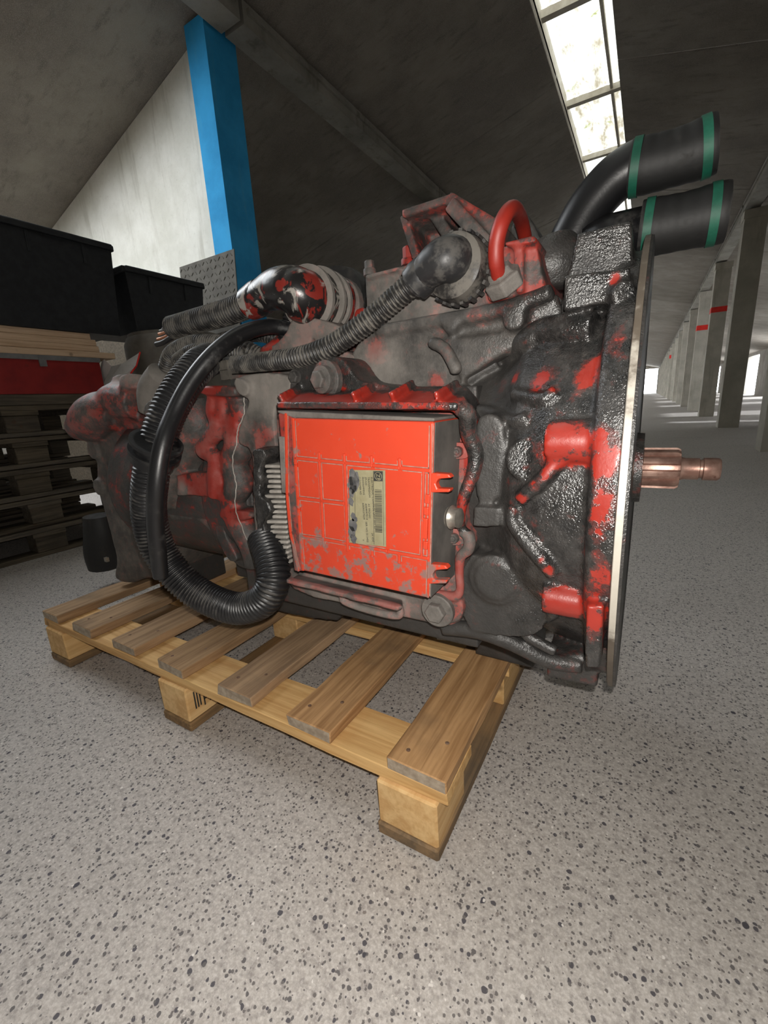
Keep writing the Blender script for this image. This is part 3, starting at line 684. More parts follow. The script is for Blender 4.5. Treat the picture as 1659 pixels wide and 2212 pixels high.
# ---- electronic control unit on its bracket
YE0 = 0.0       # front of the cover
br = BM()
add_prism(br, poly(ce, [(140, 300), (700, 250), (1400, 300), (1470, 420), (1480, 560), (1520, 640), (1495, 760), (1440, 900), (1410, 1010), (1420, 1130), (1460, 1190), (1455, 1270), (1400, 1320), (1400, 1560), (1420, 1680), (1390, 1760), (1330, 1790), (1200, 1775), (980, 1730), (900, 1700), (600, 1640), (400, 1600), (260, 1540), (200, 1440)]), .08, .135)
# upper mounting ear
add_prism(br, chaikin(poly(c2, [(905, 800), (1050, 785), (1110, 745), (1190, 745), (1235, 780), (1290, 870), (1340, 905), (1500, 915), (1560, 1010), (850, 1050), (900, 960)]), 2), .07, .13)
# raised edge on the output side
smooth_tube(br, [P(*ce(*q), y) for q, y in (((1380, 315), .03), ((1440, 360), .04), ((1445, 480), .05), ((1495, 620), .06), ((1480, 750), .06), ((1425, 890), .06), ((1392, 1010), .06), ((1388, 1090), .062), ((1405, 1140), .07))], [.009, .0105, .010, .010, .009, .008, .007, .007, .006], seg=12)
smooth_tube(br, [P(*ce(*q), .066) for q in ((1400, 1150), (1450, 1190), (1445, 1270), (1392, 1325), (1385, 1440), (1390, 1545), (1350, 1590), (1220, 1570))], [.007, .008, .008, .007, .006, .006, .007, .006], seg=12)
def tilt(p1, p2, p3, p4, th=.006):   # sloping ledge from front lip up to the case
    q = [P(*ce(*p1), .012), P(*ce(*p2), .018), P(*ce(*p3), .085), P(*ce(*p4), .085)]
    add_poly(br, q, [v+Vector((0, .012, -th*1.6)) for v in q])
tilt((170, 282), (1400, 285), (1430, 165), (330, 175))
add_poly(br, [P(*ce(1400, 285), .018), P(*ce(1440, 360), .035), P(*ce(1505, 250), .09), P(*ce(1430, 165), .085)], [P(*ce(1400, 285), .018)+Vector((0, .012, -.008)), P(*ce(1440, 360), .035)+Vector((0, .012, -.008)), P(*ce(1505, 250), .09)+Vector((0, .012, -.008)), P(*ce(1430, 165), .085)+Vector((0, .012, -.008))])
for a, b in (((670, 262), (830, 178)), ((930, 262), (1080, 172)), ((1230, 266), (1380, 172)), ((180, 272), (330, 190))):
    add_bar(br, P(*ce(*a), .014), P(*ce(*b), .08), .006, .010, Vector((0, -.45, .9)))
# front lip
add_bar(br, P(*ce(165, 296), .006), P(*ce(1385, 305), .012), .0085, .006, Vector((0, -1, 0)))
# lower tray
add_bar(br, P(*ce(240, 1470), .03), P(*ce(1000, 1655), .035), .007, .012)
add_poly(br, [P(*ce(240, 1470), .024), P(*ce(1000, 1655), .028), P(*ce(1000, 1610), .085), P(*ce(300, 1440), .085)], [P(*ce(240, 1490), .024), P(*ce(1000, 1675), .028), P(*ce(1000, 1630), .085), P(*ce(300, 1460), .085)])
smooth_tube(br, [P(*ce(600, 1570), .06), P(*ce(610, 1625), .06), P(*ce(800, 1690), .06), P(*ce(975, 1720), .06), P(*ce(975, 1650), .06)], .006, seg=10)
add_prism(br, chaikin(poly(ce, [(1130, 1600), (1250, 1570), (1395, 1590), (1415, 1700), (1370, 1780), (1230, 1770), (1120, 1740)]), 2), .066, .12)
def g_br(co, out):
    z = co[:, 2]; x = co[:, 0]; y = co[:, 1]
    out[:, 0] = .5; out[:, 1] = .42; out[:, 2] = .1
    t = (z > .63); out[t, 0] = .30; out[t, 1] = .12; out[t, 2] = .7
    e = (x > .0) & (z > .48); out[e, 0] = .22; out[e, 1] = .12; out[e, 2] = .9
    l = (z < .42); out[l, 0] = .47; out[l, 1] = .48
sp = [(P(*ce(x, y), .03), .035, 0, .95) for x, y in ((260, 290), (400, 292), (560, 296), (700, 298), (860, 298), (1000, 300), (1150, 300), (1260, 300), (780, 215), (1000, 220))]
sp += [(P(*ce(x, y), .06), .02, 0, .9) for x, y in ((1390, 960), (1386, 1030), (1390, 1440), (1390, 1540), (1280, 1580))]
sp += [(P(*ce(x, y), .08), .045, 0, .75) for x, y in ((1350, 420), (1330, 480), (1370, 560), (1380, 620))]
sp += [(P(*ce(x, y), .03), .025, 0, .9) for x, y in ((300, 1480), (450, 1515), (600, 1555), (750, 1590), (900, 1630))]
sp += [(P(*ce(x, y), .07), .06, 1, .8) for x, y in ((400, 1540), (520, 1590), (720, 1650), (900, 1610))]
ecb = fuse('control_unit_bracket', br, CAST, gb, spotwear((.5, .3, .2), sp, g_br), .0024, 2, .5)
# cover box
eb = BM(); add_prism(eb, poly(ce, [(262, 386), (1212, 410), (1180, 1606), (330, 1418)]), YE0, .085); ecu = link('control_unit_cover', eb, ECUM, gb, bev=.0025)
eb = BM(); add_prism(eb, poly(ce, [(152, 348), (285, 352), (345, 1424), (262, 1424)]), YE0+.007, .085); link('cover_margin', eb, CAST, ecu, wear=(.62, .3, .1), bev=.004)
sb = BM(); q = [P(*ce(1214, 416), .002)+Vector((.0006, 0, 0)), P(*ce(1184, 1596), .002)+Vector((.0006, 0, 0))]
add_poly(sb, [q[0], q[1], q[1]+Vector((0, .078, 0)), q[0]+Vector((0, .078, 0))], [v+Vector((.001, 0, 0)) for v in (q[0], q[1], q[1]+Vector((0, .078, 0)), q[0]+Vector((0, .078, 0)))])
link('side_panel', sb, mat_simple('grey_matt_side', (.06, .057, .052), (.12, .11, .1), 20, .8), ecu)
sb = BM(); add_prism(sb, poly(ce, [(150, 335), (1215, 385), (1212, 408), (265, 384), (160, 350)]), .006, .085); link('top_edge', sb, CAST, ecu, wear=(.1, .6, 0), bev=.002)
DUSTL = mat_simple('pinkish_grey_settled_dust', (.26, .11, .08), (.36, .22, .18), 120, .9)
def rib(pts, w=.0042, h=.0022, y=YE0, m=None, name='cover_rib', par=None):
    b = BM(); v = [P(*ce(*q), y) for q in pts]
    for a, c in zip(v, v[1:]): add_bar(b, a-Vector((0, -.001, 0)), c-Vector((0, -.001, 0)), w, h+.001)
    if m is None and name == 'cover_rib':
        db = BM()
        for a, c in zip(v, v[1:]):
            dd = (c-a).normalized(); sd_ = dd.cross(Vector((0, 1, 0))).normalized()*(w*.5+.0008)
            for sg in (-1, 1): add_bar(db, a+sd_*sg+dd*.003, c+sd_*sg-dd*.003, .0012, .0004)
        link('dust_line', db, DUSTL, ecu)
    return link(name, b, m or ECUM, par or ecu, bev=.0009, seg=2)
rib([(275, 655), (440, 672), (610, 688), (800, 705), (985, 722), (1195, 742)])
rib([(438, 615), (440, 672), (470, 1255)]); rib([(606, 625), (610, 688), (632, 1285)]); rib([(790, 640), (793, 700)]); rib([(980, 655), (984, 718)])
rib([(292, 925), (610, 962)]); rib([(312, 1180), (470, 1205), (640, 1235), (900, 1285), (1180, 1335)])
rib([(796, 1265), (798, 1325)]); rib([(978, 1300), (980, 1368)])
rib([(1145, 745), (1130, 1320)], w=.003); rib([(1196, 418), (1172, 1600)], w=.003, h=.0012)
rib([(215, 352), (222, 900), (245, 1160), (300, 1420)], w=.004, y=YE0+.007); rib([(262, 385), (280, 700), (300, 1000), (330, 1415)], w=.0045)
rib([(185, 510), (205, 890)], w=.010, h=.0015, y=YE0+.007, m=CAST)
for a, b in (((1165, 985), (1165, 1040)), ((1160, 1215), (1158, 1270)), ((1175, 900), (1170, 960)), ((1160, 1060), (1155, 1200))):
    rib([a, b], w=.006, h=.003, name='clip_bead')
for o in bpy.data.objects:
    if o.type == 'MESH' and o.name.startswith('cover_rib') and o.data.materials[0] == CAST: wear_attr(o.data, (.3, .6, .1))
# fork clips
for y0 in (0, 618):
    b = BM(); dx = -22 if y0 else 0
    add_prism(b, [ce(x+dx, y+y0) for x, y in ((1190, 755), (1310, 765), (1330, 790), (1240, 798), (1222, 830), (1235, 862), (1325, 865), (1315, 888), (1185, 890))], -.001, .010); link('fork_clip', b, ECUM, ecu, bev=.0015)
# round connector, pins and screws
cn = BM(); a = P(*ce(1215, 1040), .05); d = Vector((1, -.12, 0)).normalized(); L = (P(*ce(1395, 1040), .05)-a).length
add_lathe(cn, [(0, .017), (.012, .018), (.015, .013), (.022, .0125), (.026, .0155), (.030, .0125), (L, .0125), (L+.001, .006)], a, d, 28); link('round_connector', cn, STEEL, ecu, smooth=True)
def bolt(c, ax, R, rh, name='bolt', par=gb, wear=(.15, .35, .2), hh=.012):
    b = BM(); add_lathe(b, [(-.004, R), (.004, R), (.0055, R*.93)], c, ax, 32); o = link(name, b, CAST, par, wear=wear, smooth=True)
    b = BM(); add_lathe(b, [(.003, rh), (hh, rh), (hh+.0015, rh*.86)], c, ax, 6); link('hex_head', b, CAST, o, wear=wear, bev=.0008)
    return o
for x, y in ((1375, 612), (1350, 1195)):
    b = BM(); add_prism(b, chaikin([ce(x-55, y-62), ce(x+60, y-58), ce(x+82, y-10), ce(x+70, y+48), ce(x-45, y+52)], 2), .068, .09); link('screw_lug', b, CAST, ecb, wear=(.62, .4, .1))
    bolt(P(*ce(x, y), .067), (0, -1, 0), .0068, .004, 'screw', ecb, (.4, .3, .2), .006)
bolt(P(*ce(1240, 1682), .058), (0, -1, 0), .0235, .0145, 'bolt', gb, (.12, .55, .1), .014)
o = bolt(P(*c2(1125, 885), .06), (-.15, -1, 0), .026, .013, 'bolt', gb, (.22, .36, .15), .02)
b = BM(); add_lathe(b, [(0, .019), (.012, .0185), (.0135, .016)], P(*c2(1125, 885), .058), (-.15, -1, 0), 32); link('collar', b, CAST, o, wear=(.3, .4, .15), smooth=True)
bolt(P(*c2(945, 870), .075), (0, -1, 0), .012, .009, 'bolt', gb, (.15, .3, .2), .01)
# identification label: read sideways, from top to bottom
lc = [P(*ce(*q), YE0-.0003) for q in ((640, 735), (884, 738), (890, 1255), (642, 1226))]
b = BM(); add_poly(b, [v+Vector((0, -.0006, 0)) for v in lc], lc); lab = link('rating_label', b, LABELM, ecu); lab['label'] = 'olive foil rating label with barcode and logo'
yl = YE0-.0012
def on_label(u, v): return lc[0].lerp(lc[1], u).lerp(lc[3].lerp(lc[2], u), v)+Vector((0, -.0009, 0))
txtrot = Matrix(((0, 1, 0), (0, 0, -1), (-1, 0, 0)))   # baseline down, letter tops to +X, facing the viewer
def text(s, u, v, size, name='label_text', m=INK, par=lab):
    cu = bpy.data.curves.new(name, 'FONT'); cu.body = s; cu.size = size; cu.extrude = .0001; cu.space_character = 1.05
    cu.materials.append(m); t = bpy.data.objects.new(name, cu); COL.objects.link(t)
    t.matrix_world = Matrix.Translation(on_label(u, v)) @ txtrot.to_4x4()
    bpy.context.view_layer.update(); dg = bpy.context.evaluated_depsgraph_get(); me = bpy.data.meshes.new_from_object(t.evaluated_get(dg)); me.transform(t.matrix_world)
    bpy.data.objects.remove(t); me.materials.clear(); me.materials.append(m); o = bpy.data.objects.new(name, me); COL.objects.link(o); own(o, par); return o
def fit(s, u, v0, v1, h=.0026):
    o = text(s, u-.5*h/(lc[1]-lc[0]).length, v0, h/.72)
    z = [v.co.z for v in o.data.vertices]; zt_, zb = max(z), min(z); L = (on_label(u, v0)-on_label(u, v1)).length; k = L/max(1e-6, zt_-zb)
    for v in o.data.vertices: v.co.z = zt_+(v.co.z-zt_)*k
for s, u, y0, y1 in (('ELECTRONIC CONTROL UNIT EST 31', .64, 490, 1560), ('24 VDC', .65, 1680, 1870), ('TRANSMISSION', .555, 490, 910), ('AS TRONIC', .56, 1050, 1360), ('ZF-NO', .475, 490, 660), ('6009097014', .48, 1050, 1390), ('SER NO 013402', .485, 1440, 1890),
                     ('PROGRAMMING', .395, 490, 860), ('6009337029', .4, 1040, 1390), ('CUSTOMER NO', .305, 490, 860), ('V', .4, 1840, 1870)):
    fit(s, u, (y0-350)/1600, (y1-350)/1600)
b = BM()
for u in (.17, .69): add_bar(b, on_label(u, .01), on_label(u, .985), .0004, .0002)
for u, v0, v1 in ((.945, .01, .985), (.02, .01, .985)): add_bar(b, on_label(u, v0), on_label(u, v1), .0003, .0002)
link('label_lines', b, INK, lab)
b = BM(); random.seed(3); v = .245
while v < .81:
    wv = random.choice((.003, .004, .006, .009)); add_bar(b, on_label(.725, v+wv/2), on_label(.91, v+wv/2), wv*.088, .0002); v += wv+random.choice((.004, .006, .010))
link('barcode', b, INK, lab)
b = BM(); q = [on_label(*c) for c in ((.70, .012), (.935, .012), (.935, .138), (.70, .138))]; add_poly(b, [t+Vector((0, -.0001, 0)) for t in q], q); lg = link('logo_field', b, INK, lab)
b = BM(); c = on_label(.818, .075)+Vector((0, -.0002, 0)); rg = [c+Vector((math.cos(t)*.0048, 0, math.sin(t)*.0048)) for t in [2*math.pi*k/40 for k in range(41)]]
add_tube(b, rg, .0003, 6); link('logo_ring', b, LABELM, lab)
t = text('ZF', .775, .043, .0072, 'logo_letters', LABELM); t.data.transform(Matrix.Translation((0, -.0006, 0)))
b = BM()
for u, v, r in ((.13, .14, .016), (.10, .2, .014), (.07, .3, .009), (.06, .42, .008), (.12, .62, .007), (.12, .74, .012), (.08, .84, .011), (.13, .93, .010), (.2, .66, .004), (.22, .1, .009)):
    q = on_label(u, v); pts = [q+Vector((math.cos(a)*r*random.uniform(.35, .6), 0, math.sin(a)*r*random.uniform(.6, 1.0))) for a in [2*math.pi*k/12 for k in range(12)]]
    add_poly(b, [t+Vector((0, -.0003, 0)) for t in pts], pts)
link('scuff', b, mat_simple('worn_grey_scuff', (.07, .07, .075), (.14, .135, .13), 90, .7), lab)
# cooling fins and tarry gasket on the edge of the unit
random.seed(5)
FINM = mat_simple('whitish_dust_coated_fins', (.30, .275, .245), (.46, .43, .39), 60, .9)
for k in range(20):
    t = k/19; x1 = 1535+30*t; y = 520+530*t; x0 = 1452+75*t**1.5+random.uniform(-22, 22)
    b = BM(); add_prism(b, [cl(x0, y), cl(x1+25, y+3), cl(x1+25, y+20), cl(x0, y+19)], .045, .12); link('cooling_fin', b, FINM, gb, bev=.002)
b = BM()
pts = [(1390, 430), (1450, 435), (1470, 470), (1440, 520), (1425, 560), (1440, 620), (1430, 690), (1470, 720), (1490, 780), (1450, 850), (1470, 930), (1540, 1030), (1565, 1060), (1540, 1130), (1450, 1130), (1420, 1010), (1410, 800), (1400, 600)]
add_prism(b, poly(cl, pts), .036, .10); fuse('tarry_gasket', b, CAST, gb, (0, .06, .95), .003, 2, .5, .012)
# ---- dusty cover beside the unit
b = BM()
add_prism(b, chaikin(poly(c2, [(560, 880), (690, 840), (905, 850), (915, 950), (830, 1010), (800, 1100), (820, 1290), (840, 1500), (690, 1500), (670, 1290), (590, 1280), (590, 1180), (640, 1060), (660, 1000), (600, 985)]), 2), .08, .2)
add_prism(b, chaikin(poly(c2, [(560, 870), (620, 880), (660, 920), (650, 980), (600, 985), (570, 940)]), 2), .07, .14)
add_prism(b, chaikin(poly(cl, [(1390, 420), (1470, 420), (1560, 1060), (1590, 1150), (1440, 1120), (1395, 900)]), 1), .085, .2)
def g_dc(co, out):
    z = co[:, 2]; k = np.clip((z-.60)/.05, 0, 1); out[:, 1] = .45+.5*k; out[:, 0] = .42-.2*k
fuse('dusty_side_cover', b, CAST, gb, spotwear((.2, .8, .05), [(P(*c2(720, 1200), .08), .05, 1, .35), (P(*c2(740, 1230), .08), .03, 0, .7)], g_dc), .0032, 5, .5)
# ---- range housing with red webs
b = BM()
add_prism(b, chaikin(poly(cl, [(1085, 95), (1130, 82), (1285, 85), (1300, 130), (1275, 150), (1090, 135)]), 1), .07, .2)
rp = [(1190, 130), (1180, 230), (1215, 300), (1160, 380), (1120, 440), (1190, 480), (1195, 560), (1190, 700)]
smooth_tube(b, [P(*cl(*q), .095) for q in rp], [.014, .015, .018, .016, .015, .016, .018, .016], seg=14)
smooth_tube(b, [P(*cl(*q), .11) for q in ((1290, 130), (1340, 220), (1310, 320), (1320, 420), (1290, 500), (1320, 620), (1290, 700), (1320, 820), (1390, 960), (1410, 1080))], [.02, .024, .026, .028, .026, .028, .026, .028, .026, .022], seg=14)
smooth_tube(b, [P(*cl(*q), .10) for q in ((1240, 140), (1245, 260), (1300, 330), (1330, 300))], .016, seg=12)
add_prism(b, poly(cl, [(970, 580), (1055, 565), (1205, 570), (1215, 710), (1120, 700), (1060, 690), (970, 693)]), .085, .2)
add_prism(b, chaikin(poly(cl, [(1200, 770), (1390, 780), (1380, 830), (1210, 830)]), 1), .085, .2)
add_prism(b, chaikin(poly(cl, [(880, 700), (990, 690), (1060, 700), (1210, 720), (1215, 830), (1270, 900), (1330, 990), (1400, 1110), (1290, 1080), (1190, 930), (1100, 830), (1010, 825), (930, 830)]), 1), .12, .25)
add_prism(b, chaikin(poly(cl, [(1190, 830), (1240, 830), (1230, 900), (1290, 1000), (1310, 1060), (1250, 1050), (1180, 900)]), 1), .10, .2)
smooth_tube(b, [P(*cl(*q), .12) for q in ((930, 180), (980, 300), (960, 450), (930, 560), (900, 690))], [.05, .055, .055, .05, .05], seg=16)
smooth_tube(b, [P(*cl(*q), .13) for q in ((1060, 180), (1090, 300), (1040, 430), (1020, 540))], [.04, .045, .045, .04], seg=16)
def g_rh(co, out):
    z = co[:, 2]; x = co[:, 0]; out[:, 0] = .34; out[:, 1] = .38; out[:, 2] = .15
    lo = np.clip((.40-z)/.05, 0, 1); out[:, 0] *= 1-.8*lo; out[:, 1] = .3-.1*lo
    li = np.clip((-.56-x)/.08, 0, 1); out[:, 0] *= 1-.35*li; out[:, 1] += .1*li
sp = [(P(*cl(*q), .085), .028, 0, .75) for q in rp]+[(P(*cl(x, y), .085), .04, 0, s) for x, y, s in ((1130, 105, .9), (1220, 105, .95), (1270, 320, .8), (1080, 640, .95), (1160, 640, .98), (1000, 585, .7), (1250, 800, .85), (1330, 800, .8), (1340, 480, .45), (1340, 600, .4))]
sp += [(P(*cl(1010, 650), .085), .02, 1, .7)]
fuse('range_housing', b, CAST, gb, spotwear((.34, .25, .2), sp, g_rh), .0036, 5, .5)
random.seed(9); bp = [P(*cl(*q), y) for q, y in (((1345, 150), .085), ((1345, 240), .082), ((1310, 330), .078), ((1305, 400), .078), ((1285, 470), .078), ((1285, 540), .078), ((1302, 640), .078), ((1298, 760), .078), ((1340, 880), .08), ((1385, 990), .082), ((1400, 1060), .082))]
b = BM(); add_tube(b, [v+Vector((random.uniform(-.0012, .0012), 0, 0)) for v in catmull(bp, 6)], .0010, 6); link('sealant_bead', b, FINM, gb)
# ---- rear housing
b = BM()
add_prism(b, chaikin(poly(cl, [(490, 360), (480, 300), (560, 230), (740, 230), (840, 250), (900, 400), (930, 900), (900, 1120), (860, 1145), (790, 1150), (720, 1178), (640, 1160), (628, 1120), (645, 1050), (620, 950), (580, 800), (550, 700), (532, 600), (530, 490)]), 1), .19, .42)
for x, y, r in ((505, 440, .026), (535, 645, .024)): add_tube(b, [P(*cl(x, y), .18), P(*cl(x, y), .18)+Vector((0, .2, 0))], r, 20)
smooth_tube(b, [P(*cl(*q), .19) for q in ((430, 320), (520, 270), (600, 230), (660, 250))], [.035, .06, .055, .04], seg=20)
smooth_tube(b, [P(*cl(*q), .2) for q in ((620, 180), (690, 170), (780, 180))], [.045, .05, .045], seg=16)
smooth_tube(b, [P(*cl(*q), .19) for q in ((590, 320), (680, 275), (760, 255))], .012, seg=10)
add_tube(b, [P(*cl(690, 60), .22), P(*cl(690, 150), .2)], .03, 16); add_tube(b, [P(*cl(750, 50), .2), P(*cl(755, 130), .19)], .036, 16)
add_lathe(b, [(-.01, .022), (.0, .022)], P(*cl(770, 490), .185), (0, 1, 0), 20)
def g_re(co, out):
    z = co[:, 2]; k = np.clip((z-.57)/.05, 0, 1); out[:, 0] = .25+.3*k; out[:, 1] = .46*(1-k)+.32*k; out[:, 2] = .1+.3*k
    t = np.clip((z-.72)/.03, 0, 1); out[:, 1] += .5*t
fuse('rear_housing', b, CAST, gb, spotwear((.2, .4, .1), [(P(*cl(560, 290), .15), .09, 0, .48), (P(*cl(690, 40), .2), .045, 1, .95), (P(*cl(750, 40), .19), .045, 1, .9), (P(*cl(770, 110), .18), .04, 0, .8)], g_re), .0042, 5, .5)
b = BM(); smooth_tube(b, [P(*cl(*q), .36) for q in ((540, 800), (560, 900), (570, 1000), (585, 1080))], [.05, .06, .065, .06], seg=20); link('output_boot', b, RUBm, gb, smooth=True)
b = BM(); add_box(b, P(*cl(575, 1030), .3)-Vector((.006, 0, .018)), P(*cl(585, 1060), .3)+Vector((.006, .01, .018))); link('clasp', b, STEEL, gb, bev=.002)
b = BM(); add_lathe(b, [(0, .02), (.012, .02), (.014, .016)], P(*cl(765, 495), .17), (-.3, -1, 0), 24); link('plug', b, CAST, gb, wear=(.05, .7, .1), smooth=True)
b = BM(); smooth_tube(b, [P(*cl(*q), .15) for q in ((840, 230), (850, 120), (900, 20))], [.028, .034, .03], seg=16); link('dusty_valve', b, CAST, gb, wear=(.02, .85, .05), smooth='all')

# ---- wiring: thick loop with smooth cable, clip and collars
def hose(name, ctrl, r, m, pitch=.0052, amp=.0022, label=None):
    b = BM(); add_corrugated(b, [P(q[0], q[1], q[2]) for q in ctrl], r, pitch, amp); o = link(name, b, m, gb, smooth='all')
    if label: o['label'] = label
    return o
lo = hose('corrugated_loom', [(455, 775, .10), (425, 795, .05), (378, 860, .0), (345, 940, -.03), (326, 1030, -.05), (322, 1110, -.05), (342, 1185, -.045), (385, 1245, -.035), (440, 1288, -.02), (510, 1314, -.005), (565, 1300, .005), (590, 1258, .015), (586, 1210, .03), (570, 1160, .05)], .0275, HOSE, .0062, .0026, 'thick black corrugated loop hanging below the unit')
b = BM(); smooth_tube(b, [P(*q) for q in ((625, 712, .16), (580, 706, .13), (520, 722, .08), (465, 762, .03), (415, 822, -.005), (378, 890, -.035), (352, 960, -.065), (338, 1050, -.082), (336, 1130, -.082), (342, 1200, -.08), (347, 1245, -.078))], [.012, .012, .0125, .0125, .0125, .0125, .0125, .0125, .0125, .0125, .0115], seg=16); link('smooth_cable', b, RUB, gb, smooth='all')
cc = P(337, 965, -.045)
b = BM(); ax = (P(330, 1000, -.045)-P(345, 930, -.045)).normalized()
for dt in (-.009, .007): add_lathe(b, [(dt, .034), (dt, .038), (dt+.005, .038), (dt+.005, .034)], cc, ax, 28)
add_lathe(b, [(-.009, .032), (.03, .031)], cc, ax, 24); link('cable_clip', b, RUB, gb, smooth=True)
lh = hose('corrugated_conduit', [(465, 790, .12), (520, 787, .10), (580, 780, .08), (640, 773, .07), (695, 757, .07), (745, 730, .075), (795, 694, .08), (850, 648, .085), (905, 600, .085)], .0150, HOSEd, .0056, .0026, 'dusty corrugated conduit rising to the elbow')
# elbow with knurled ring on the shift module
b = BM(); smooth_tube(b, [P(*c3(*q), y) for q, y in (((395, 650), .085), ((460, 590), .082), ((530, 530), .078), ((600, 500), .08), ((660, 515), .10), ((690, 560), .13))], [.0175, .0195, .0225, .025, .025, .024], seg=24); el = link('rubber_elbow', b, RUBd, gb, smooth='all')
b = BM(); smooth_tube(b, [P(*c3(*q), .084) for q in ((400, 655), (440, 610), (475, 575))], [.021, .022, .021], seg=20); link('elbow_clamp', b, RUBd, el, smooth=True)
kc = P(*c3(695, 575), .12)
b = BM(); add_lathe(b, [(.0, .037), (.012, .038), (.03, .036), (.034, .03)], kc, (-.1, -1, .05), 48); kn = link('knurled_ring', b, HOSEd, gb, smooth=True)
for k in range(22):
    a = 2*math.pi*k/22; b = BM(); q = kc+Vector((math.cos(a)*.038, -.004, math.sin(a)*.038)); add_bar(b, q, q+Vector((0, -.020, 0)), .0045, .003, Vector((math.cos(a), 0, math.sin(a)))); link('grip', b, RUBd, kn)
# left conduit with painted elbow and cut wires
hose('corrugated_conduit', [(372, 708, .16), (430, 692, .155), (500, 672, .15), (560, 646, .145)], .0225, HOSEd, .0068, .003, 'short dusty conduit with cut wires sticking out')
for i, (x, y, m) in enumerate(((343, 722, COPPER), (340, 733, COPPER), (346, 715, GREYM), (338, 744, RUB), (352, 710, GREYM))):
    b = BM(); smooth_tube(b, [P(x, y, .158), P(x+18, y-6, .158), P(385, 712+i*5-8, .16)], .0028 if m != RUB else .0055, seg=8); link('cut_wire', b, m, gb, smooth='all')
b = BM(); smooth_tube(b, [P(*c2(*q), y) for q, y in (((650, 440), .145), ((740, 385), .14), ((830, 345), .135), ((920, 350), .13), ((1000, 395), .15), ((1080, 415), .19), ((1180, 440), .23))], [.021, .026, .031, .035, .042, .046, .046], seg=28)
PEEL = NT('peeling_red_and_white_paint_over_black'); n = PEEL.noise(34, 6, .6, dist=.8); c = PEEL.mix(PEEL.step(n, .52, .58), (.014, .013, .013), (.20, .022, .016)); n2 = PEEL.noise(26, 6, .6, off=(4, 4, 4), dist=1.2); c = PEEL.mix(PEEL.step(n2, .53, .60), c, (.30, .28, .25)); PEEL.out(c, .3, PEEL.bump(PEEL.noise(60, 3, .5), .2, .003))
pe = link('painted_elbow', b, PEEL.m, gb, smooth='all')
b = BM(); smooth_tube(b, [P(*c2(*q), .145) for q in ((660, 435), (720, 400), (745, 382))], [.0265, .029, .028], seg=20); link('elbow_clamp', b, PEEL.m, pe, smooth=True)
for x, y, yy, r in ((1010, 400, .152, .049), (1075, 415, .185, .052), (1120, 425, .205, .05)):
    b = BM(); c = P(*c2(x, y), yy); add_lathe(b, [(-.005, r-.006), (-.003, r), (.004, r), (.006, r-.006)], c, (P(*c2(1120, 425), .205)-P(*c2(1010, 400), .152)), 32); link('connector_ring', b, CAST, pe, wear=(.3, .85, .1), smooth=True)
b = BM(); add_prism(b, poly(c2, [(1070, 285), (1170, 255), (1185, 420), (1200, 560), (1090, 540)]), .2, .24)
add_prism(b, chaikin(poly(c2, [(920, 500), (1080, 520), (1200, 565), (1225, 590), (1150, 640), (1060, 690), (1040, 620), (1010, 690), (880, 720), (720, 725), (860, 640)]), 1), .14, .26)
add_prism(b, chaikin(poly(c2, [(500, 830), (740, 720), (900, 700), (1060, 690), (1280, 720), (1300, 800), (920, 850), (560, 900)]), 1), .15, .35)
add_tube(b, [P(*c2(1180, 440), .23), P(*c2(1215, 450), .25)], .046, 24)
fuse('connector_mount', b, CAST, gb, spotwear((.42, .55, .1), [(P(*c2(1140, 320), .2), .05, 0, .65), (P(*c2(1000, 640), .14), .03, 0, .7), (P(*c2(950, 600), .14), .05, 1, .75)]), .003, 3, .5)
b = BM(); add_prism(b, chaikin(poly(c2, [(1280, 470), (1350, 445), (1360, 540), (1290, 560)]), 1), .2, .26); link('red_valve_block', b, CAST, gb, wear=(.8, .15, .1), bev=.003)
b = BM(); add_lathe(b, [(0, .05), (.03, .055), (.06, .05)], P(*c2(1260, 420), .33), (.2, -1, 0), 32); link('dark_sensor_cap', b, RUBm, gb, smooth=True)
# further grey conduits on top
hose('corrugated_conduit', [(360, 795, .14), (372, 765, .135), (410, 745, .13), (460, 742, .13), (520, 752, .13), (560, 770, .14)], .0165, HOSEd, .006, .0025, 'grey conduit bent over the range housing, outer one')
hose('corrugated_conduit', [(385, 780, .12), (420, 760, .115), (470, 760, .115), (530, 765, .12)], .0145, HOSEd, .006, .0025, 'grey conduit bent over the range housing, inner one')
hose('corrugated_conduit', [(450, 745, .17), (500, 730, .17), (560, 722, .18), (600, 735, .19)], .014, HOSEd, .006, .0025, 'grey conduit behind the smooth cable')
hose('corrugated_conduit', [(628, 680, .17), (622, 705, .165), (612, 735, .16)], .0125, HOSE, .006, .0025, 'short dark conduit below the painted elbow')
b = BM(); smooth_tube(b, [P(612, 740, .16), P(596, 755, .155), P(570, 768, .15)], [.015, .016, .013], seg=14); link('red_union', b, CAST, gb, wear=(.75, .2, .1), smooth='all')
for x, y in ((485, 795), (490, 815)):
    b = BM(); add_box(b, P(x, y, .09)-Vector((.012, .003, .004)), P(x, y, .09)+Vector((.010, .003, .012))); link('cable_tie', b, STEEL, gb, bev=.002)

